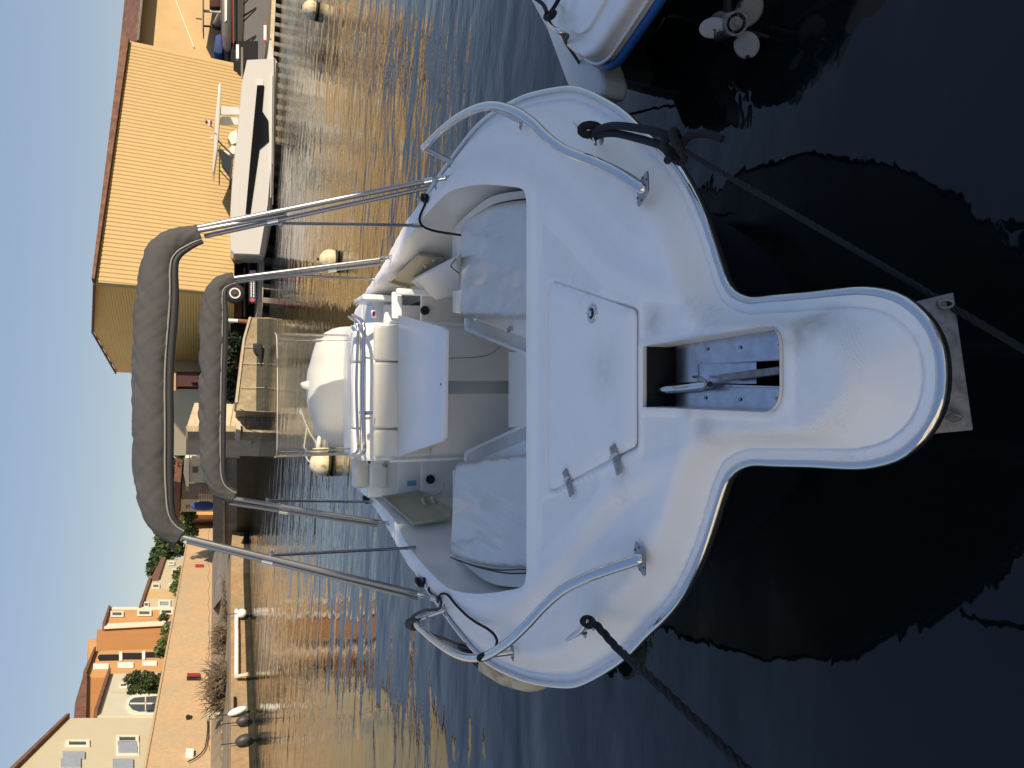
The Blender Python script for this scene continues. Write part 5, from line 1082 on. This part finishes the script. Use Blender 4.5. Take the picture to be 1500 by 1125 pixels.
# bow cushions under clear film
cu = thing('bow_cushion', 'film-covered bow seat cushion, the more crumpled one, beside the black hose', 'cushion', bl(.8, 4.2, .75), 'bow seat cushions')
polyR = rnd([(.40, 3.30), (.93, 3.30), (1.01, 3.55), (1.10, 3.95), (1.155, 4.35), (1.145, 4.72), (.50, 4.76), (.365, 3.5)], [.02, .05, .1, .2, .2, .04, .05, .02], 5)
slab('cushion_pad', polyR, .752, .872, .03, 'film', cu, wr=.008, st=.022)
MB().tube([bl(p.x, p.y, .80) for p in cat([Vector((.94, 3.28, 0)), Vector((1.02, 3.55, 0)), Vector((1.11, 3.95, 0)), Vector((1.168, 4.35, 0)), Vector((1.158, 4.74, 0))], 6)], .006, 6).build('edge_piping', 'black', cu, True)
cu = thing('bow_cushion', 'smoother film-covered bow seat cushion with doubled black piping', 'cushion', bl(-.8, 4.2, .75), 'bow seat cushions')
polyL = rnd([(-.40, 3.30), (-.92, 3.30), (-.97, 3.6), (-1.07, 4.05), (-1.15, 4.6), (-1.185, 4.98), (-.50, 4.86), (-.34, 3.5)], [.02, .05, .1, .2, .2, .03, .04, .02], 5)
slab('cushion_pad', polyL, .752, .872, .025, 'film', cu, wr=.004, st=.022)
for dz, do_ in ((.862, .004), (.80, .03)):
    MB().tube([bl(p.x - do_, p.y, dz) for p in cat([Vector((-.94, 3.3, 0)), Vector((-.975, 3.6, 0)), Vector((-1.075, 4.05, 0)), Vector((-1.155, 4.6, 0)), Vector((-1.19, 4.98, 0))], 6)], .005, 6).build('edge_piping', 'black', cu, True)
# loose backrest leaning against the right side
lb = thing('loose_backrest', 'white loose seat back leaning over the storage bin behind the crumpled cushion', 'cushion', bl(.9, 5.3, .8))
a, b, c_, d_ = bz(600, 412, .84), bz(668, 378, .95), bz(678, 432, .72), bz(640, 441, .66)
nrm = (b - a).cross(d_ - a).normalized(); nrm = nrm if nrm.z > 0 else -nrm
MB().prism([a, b, c_, d_], nrm * -.06).build('cushion_pad', 'dome', lb, bevel=.022, segs=3)
MB().tube(cat([bz(668, 379, .95), bz(661, 388, .95), bz(662, 392, .94), bz(672, 400, .9)], 5), .004, 6).build('pull_cord', 'black', lb, True)
# ------------------------------------------------------------------ folded canopies
def cover(path, rad_, lab, seed, flat=.62, WR=.60):
    P = even(cat(path, 14), .016); n = len(P); m = 40; nr0 = cat([Vector((r, 0, 0)) for r in rad_], 14); nr = [nr0[min(len(nr0) - 1, int(i * len(nr0) / n))] for i in range(n)]; vs = []
    T = [(P[min(i + 1, n - 1)] - P[max(i - 1, 0)]).normalized() for i in range(n)]
    for i in range(n):
        bk = Vector((0, 1, -.1)).normalized(); bk = (bk - T[i] * bk.dot(T[i])).normalized(); up = T[i].cross(bk).normalized()
        if up.z < 0 and abs(T[i].x) > .5: up = -up
        elif abs(T[i].x) <= .5 and up.x * P[i].x < 0: up = -up
        r = nr[i].x
        for k in range(m):
            a = 2 * math.pi * k / m; w = 1 + .10 * noise.noise(Vector((i * .10 + seed + .5 * math.sin(a), math.cos(a) * 1.1, math.sin(a) * 1.1))) + WR * (.30 * (.35 - abs(noise.noise(Vector((i * .16 + 1.3 * math.sin(a + .4), seed, math.cos(a)))))) + .20 * (.3 - abs(noise.noise(Vector((i * .33 - 2.0 * math.sin(a), seed + 4, math.cos(a) * .7))))))
            vs.append(P[i] + up * (math.sin(a) * r * w) + bk * (math.cos(a) * r * flat * w))
    fs = [(i * m + k, i * m + (k + 1) % m, (i + 1) * m + (k + 1) % m, (i + 1) * m + k) for i in range(n - 1) for k in range(m)] + [tuple(range(m)), tuple(range((n - 1) * m, n * m))]
    o = obj('canopy_cover', vs, fs, 'canvas', boat, True, label=lab)
    hem = []; pip = []
    for i in range(n):
        bk = Vector((0, 1, -.1)).normalized(); bk = (bk - T[i] * bk.dot(T[i])).normalized(); up = T[i].cross(bk).normalized()
        if up.z < 0 and abs(T[i].x) > .5: up = -up
        elif abs(T[i].x) <= .5 and up.x * P[i].x < 0: up = -up
        hem.append(P[i] - up * nr[i].x * 1.10 - bk * nr[i].x * .15); pip.append(P[i] - up * nr[i].x * .86 - bk * nr[i].x * flat * .62)
    MB().tube(hem, [max(.012, q.x * .24) for q in nr], 10).build('zipped_hem', 'canvasdark', o, True)
    MB().tube(pip, .006, 8).build('edge_piping', 'piping', o, True)
    return P
Y1, Y2 = 5.0, 6.3
cover([by(x, y, Y1) for x, y in ((292, 341), (272, 347), (251, 356), (236, 372), (230, 395), (228, 430), (224, 480), (221, 540), (221, 620), (222, 690), (227, 740), (236, 765), (250, 779), (264, 786))],
      [.055, .078, .090, .10, .106, .104, .101, .099, .100, .099, .095, .088, .072, .05], 'larger rolled grey canopy cover, nearer the bow', 1.0)
cover([by(x, y, Y2) for x, y in ((343, 408), (332, 411), (320, 418), (314, 432), (312, 455), (311, 500), (310, 560), (309, 620), (310, 670), (313, 698), (321, 715), (333, 724), (343, 728))],
      [.045, .065, .085, .090, .088, .086, .086, .087, .085, .082, .075, .06, .045], 'smaller rolled grey canopy cover, further aft', 5.0, WR=.95)
def poleset(top, bot, Yt, Yb, r, off, joint):
    a = by(*top, Yt); b = by(*bot, Yb); o = MB().tube([a, b], r, 12).build('canopy_pole', 'dullsteel', boat, True)
    a2 = by(top[0] + off[0][0], top[1] + off[0][1], Yt + .05); b2 = by(bot[0] + off[1][0], bot[1] + off[1][1], Yb + .03)
    MB().tube([a2, b2], r * .85, 12).build('canopy_pole', 'dullsteel', boat, True)
    q = a2.lerp(b2, joint); d_ = (b2 - a2).normalized(); MB().tube([q - d_ * .035, q + d_ * .035], r * 1.35, 12).build('pole_joint', 'steel', boat, True)
    return a, b
def fitting(a, b):
    d_ = (b - a).normalized(); L = (b - a).length
    o = MB().tube([a, a + d_ * L * .30], .021, 12).build('hinge_fitting', 'steel', boat, True)
    MB().tube([a + d_ * L * .34, a + d_ * L * .52], .012, 10).build('fitting_pin', 'dullsteel', o, True)
    MB().tube([a + d_ * L * .55, a + d_ * L * .78], .019, 12).build('fitting_collar', 'steel', o, True)
    MB().tube([a + d_ * L * .8, b], .010, 10).build('fitting_pin', 'dullsteel', o, True)
    MB().ell(b, (.024, .024, .010), 14, 6).build('deck_socket', 'steel', o, True)
for top, bot, Yt, Yb, off, j, foot in (((289, 334), (622, 266), 5.0, 4.64, ((11, 12), (4, 9)), .30, (661, 258, .99)), ((266, 786), (612, 869), 5.0, 4.86, ((8, 7), (-1, 8)), .33, (645, 880, .99)),
                                      ((337, 408), (556, 380), 6.3, 6.2, ((2, 6), (2, 6)), .66, (580, 375, .98)), ((336, 729), (552, 764), 6.3, 6.3, ((0, 8), (1, 6)), .35, (576, 767, .98))):
    a, b = poleset(top, bot, Yt, Yb, .0185 if Yt < 5.5 else .0175, off, j); fitting(b, bz(*foot))
a3 = by(291, 338, 4.98); b3 = by(420, 314, 4.9); MB().tube([a3, b3], .015, 10).build('canopy_pole', 'dullsteel', boat, True)
for tp_, bt_, Ya, Yb in (((411, 327), (604, 330), 4.95, 5.3), ((397, 813), (596, 803), 4.95, 5.45), ((404, 402), (545, 409), 6.35, 6.9), ((392, 733), (540, 735), 6.35, 7.0)):
    a = by(*tp_, Ya); b = by(*bt_, Yb); st_ = MB().tube([a, b], .0115, 10).build('canopy_strut', 'dullsteel', boat, True)
    MB().tube([b, b + (b - a).normalized() * .08], .016, 10).build('strut_end', 'steel', st_, True)
    MB().tube([a + Vector((-.02, 0, 0)), a + Vector((.02, 0, 0))], .014, 10).build('strut_end', 'steel', st_, True)
# small deck hardware
for x, y in ((641, 277), (628, 851)):
    q = bz(x, y, 1.0); MB().tube([q + Vector((-.025, 0, .012)), q + Vector((.025, 0, .012))], .006, 8).tube([q, q + Vector((0, 0, .012))], .009, 8).build('snap_hook', 'dullsteel', boat, True)
for x, y, ln in ((617, 856, .05), (620, 292, .06)):
    q = bz(x, y, .99); MB().box(q + Vector((0, 0, .02)), (.02, .07, .045)).build('pulley_bracket', 'dullsteel', boat, bevel=.004)
# ------------------------------------------------------------------ ropes and lines
rc = bz(863, 190, 1.05)
kn = bz(990, 214, .98)
def line_(lab, catn, name, pts, r, m='rope', strands=True, pitch=9): return tag(rope(name, pts, r, m, None, strands, pitch), lab, catn)
ml = thing('mooring_line', 'thick black doubled mooring rope looped on the cleat and knotted over the bow edge', 'rope', rc)
rope('rope_loop', [rc + Vector((.02 * math.cos(a), .030 * math.sin(a) * .5, .035 * math.sin(a) - .005)) for a in [i * .8 for i in range(9)]], .017, 'rope', ml, False)
z_ = lambda x, y, z: bz(x, y, z)
rope('rope_strand', [z_(872, 196, 1.04), z_(880, 188, 1.05), z_(900, 184, 1.05), z_(930, 187, 1.04), z_(965, 194, 1.02), z_(985, 203, .985), z_(995, 212, .96)], .0140, 'rope', ml, False)
rope('rope_strand', [z_(874, 200, 1.035), z_(885, 196, 1.04), z_(905, 196, 1.035), z_(935, 203, 1.025), z_(965, 212, 1.01), z_(985, 222, .975), z_(997, 224, .95)], .0140, 'rope', ml, False)
rope('rope_knot', [kn + Vector((.045 * math.cos(a) * (1 - .2 * math.sin(2 * a)), .03 * math.sin(a), .03 * math.sin(a * 1.5))) for a in [i * .7 for i in range(14)]], .0145, 'rope', ml, False)
rope('rope_tail', [z_(997, 214, .97), z_(1008, 200, .96), z_(1020, 196, .94), z_(1040, 197, .92), z_(1058, 204, .90)], .0135, 'rope', ml, False)
FR_keep = FR; FR = IDM
line_('thin black line running from the knot down across the dark water to the quay', 'rope', 'shore_line', [HEEL @ kn, HEEL @ kn + (wz(1500, 512, .72) - HEEL @ kn) * .5 + Vector((0, 0, -.012)), wz(1500, 512, .72), wz(1500, 512, .72) * 1.0 + (wz(1500, 512, .72) - HEEL @ kn) * .5], .0085, 'rope', True)
line_('twisted black mooring rope from the other cleat to the quay', 'rope', 'mooring_line', [HEEL @ bz(866, 912, 1.045), HEEL @ bz(872, 914, 1.04), HEEL @ bz(885, 928, 1.03), HEEL @ bz(905, 950, 1.01), wz(950, 990, .99), wz(1010, 1047, .96), wz(1085, 1120, .93), wz(1200, 1230, .95)], .0150, 'rope', True)
FR = FR_keep
rope('cleat_turns', [bz(862, 911, 1.045) + Vector((.016 * math.cos(a), .008 * math.sin(a) + .003 * a - .012, .018 * math.sin(a))) for a in [i * .7 for i in range(16)]], .0105, 'rope', bpy.data.objects['mooring_line.001'] if False else boat, False)
# grey rope and the fender it holds
gl = thing('fender_line', 'frayed grey rope wound round the handrail end and running to the fender', 'rope', bz(605, 911, 1.2))
e = RAIL_L[-3]
rope('rope_coil', [e + Vector((.032 * math.cos(a) - .012 * i * .1, .006 * i - .06, .034 * math.sin(a))) for i, a in enumerate([j * .75 for j in range(24)])], .0105, 'greyrope', gl, True, 7)
rope('rope_run', [bz(645, 876, 1.03), bz(646, 886, 1.06), bz(640, 893, 1.09), bz(622, 894, 1.16), bz(606, 902, 1.20), bz(598, 912, 1.21)], .010, 'greyrope', gl, True, 7)
rope('rope_run', [bz(612, 918, 1.19), bz(632, 929, 1.08), bz(655, 937, 1.0), bz(675, 946, .90), bz(690, 950, .80)], .0095, 'greyrope', gl, True, 7)
rope('rope_run', [bz(645, 878, 1.0), bz(634, 871, 1.0), bz(628, 864, 1.0), bz(631, 857, 1.0)], .010, 'greyrope', gl, True, 7)
fd = thing('fender', 'dirty white and navy fender hanging outside the rope-wrapped handrail', 'fender', bz(715, 975, .6))
ft = cat([bz(672, 945, .86), bz(690, 958, .80), bz(705, 967, .75), bz(725, 975, .68), bz(745, 983, .60), bz(775, 990, .50), bz(795, 985, .42)], 5)
MB().tube(ft[:14], [.018 + .004 * i for i in range(14)], 16).build('fender_sleeve', 'navy', fd, True)
MB().tube(ft[11:], [.074 + .003 * min(i, 8) for i in range(len(ft) - 11)], 18).build('fender_body', 'buoy', fd, True)
lp = RAIL_L[int(len(RAIL_L) * .655)]
rope('lashing', [lp + Vector((.034 * math.cos(a) * .7, .034 * math.cos(a) * -.7, .036 * math.sin(a) - .004)) for a in [i * .6 for i in range(12)]], .0105, 'rope', fd, False)
line_('thin black bungee cord from the pole foot along the side deck to the handrail', 'cord', 'bungee_cord', [bz(641, 882, 1.04), bz(645, 871, 1.05), bz(655, 871, 1.05), bz(666, 884, 1.045), bz(683, 901, 1.04), bz(698, 912, 1.035), bz(714, 921, 1.03), bz(724, 930, 1.03), bz(728, 940, 1.04), bz(724, 950, 1.07), bz(718, 956, 1.10)], .0075, 'rope', False)
line_('thin black hose running from the gunwale into the cockpit by the crumpled cushion', 'hose', 'black_hose', [bz(623, 290, 1.04), bz(622, 300, 1.04), bz(616, 314, 1.04), bz(615, 325, 1.03), bz(622, 333, .98), bz(640, 339, .88), bz(672, 344, .80), bz(690, 347, .76)], .009, 'rope', False)
line_('small black line knotted on the gunwale near the grey rope', 'rope', 'coiled_line', [bz(613 + 5 * math.cos(a) + .3 * i, 853 + 6 * math.sin(a * 1.3), 1.03 + .02 * math.sin(a * 2)) for i, a in enumerate([j * .9 for j in range(16)])], .009, 'rope', False)
line_('small black line bundled on the gunwale where the black hose starts', 'rope', 'coiled_line', [bz(622 + 4 * math.cos(a), 290 + 5 * math.sin(a * 1.3), 1.03 + .02 * math.sin(a * 2)) for a in [j * .9 for j in range(16)]], .010, 'rope', False)
line_('black line lashed round the aft strut foot near the cream seat cushion', 'rope', 'coiled_line', [bz(535 + 4 * math.cos(a) + .35 * i, 732 + 5 * math.sin(a * 1.3), 1.02 + .02 * math.sin(a * 2)) for i, a in enumerate([j * .9 for j in range(14)])], .010, 'rope', False)
MB().tube(cat([bz(617, 735, .68), bz(628, 727, .68), bz(645, 722, .66), bz(652, 706, .64)], 6), .004, 6).build('drain_cord', 'dullsteel', boat, True)
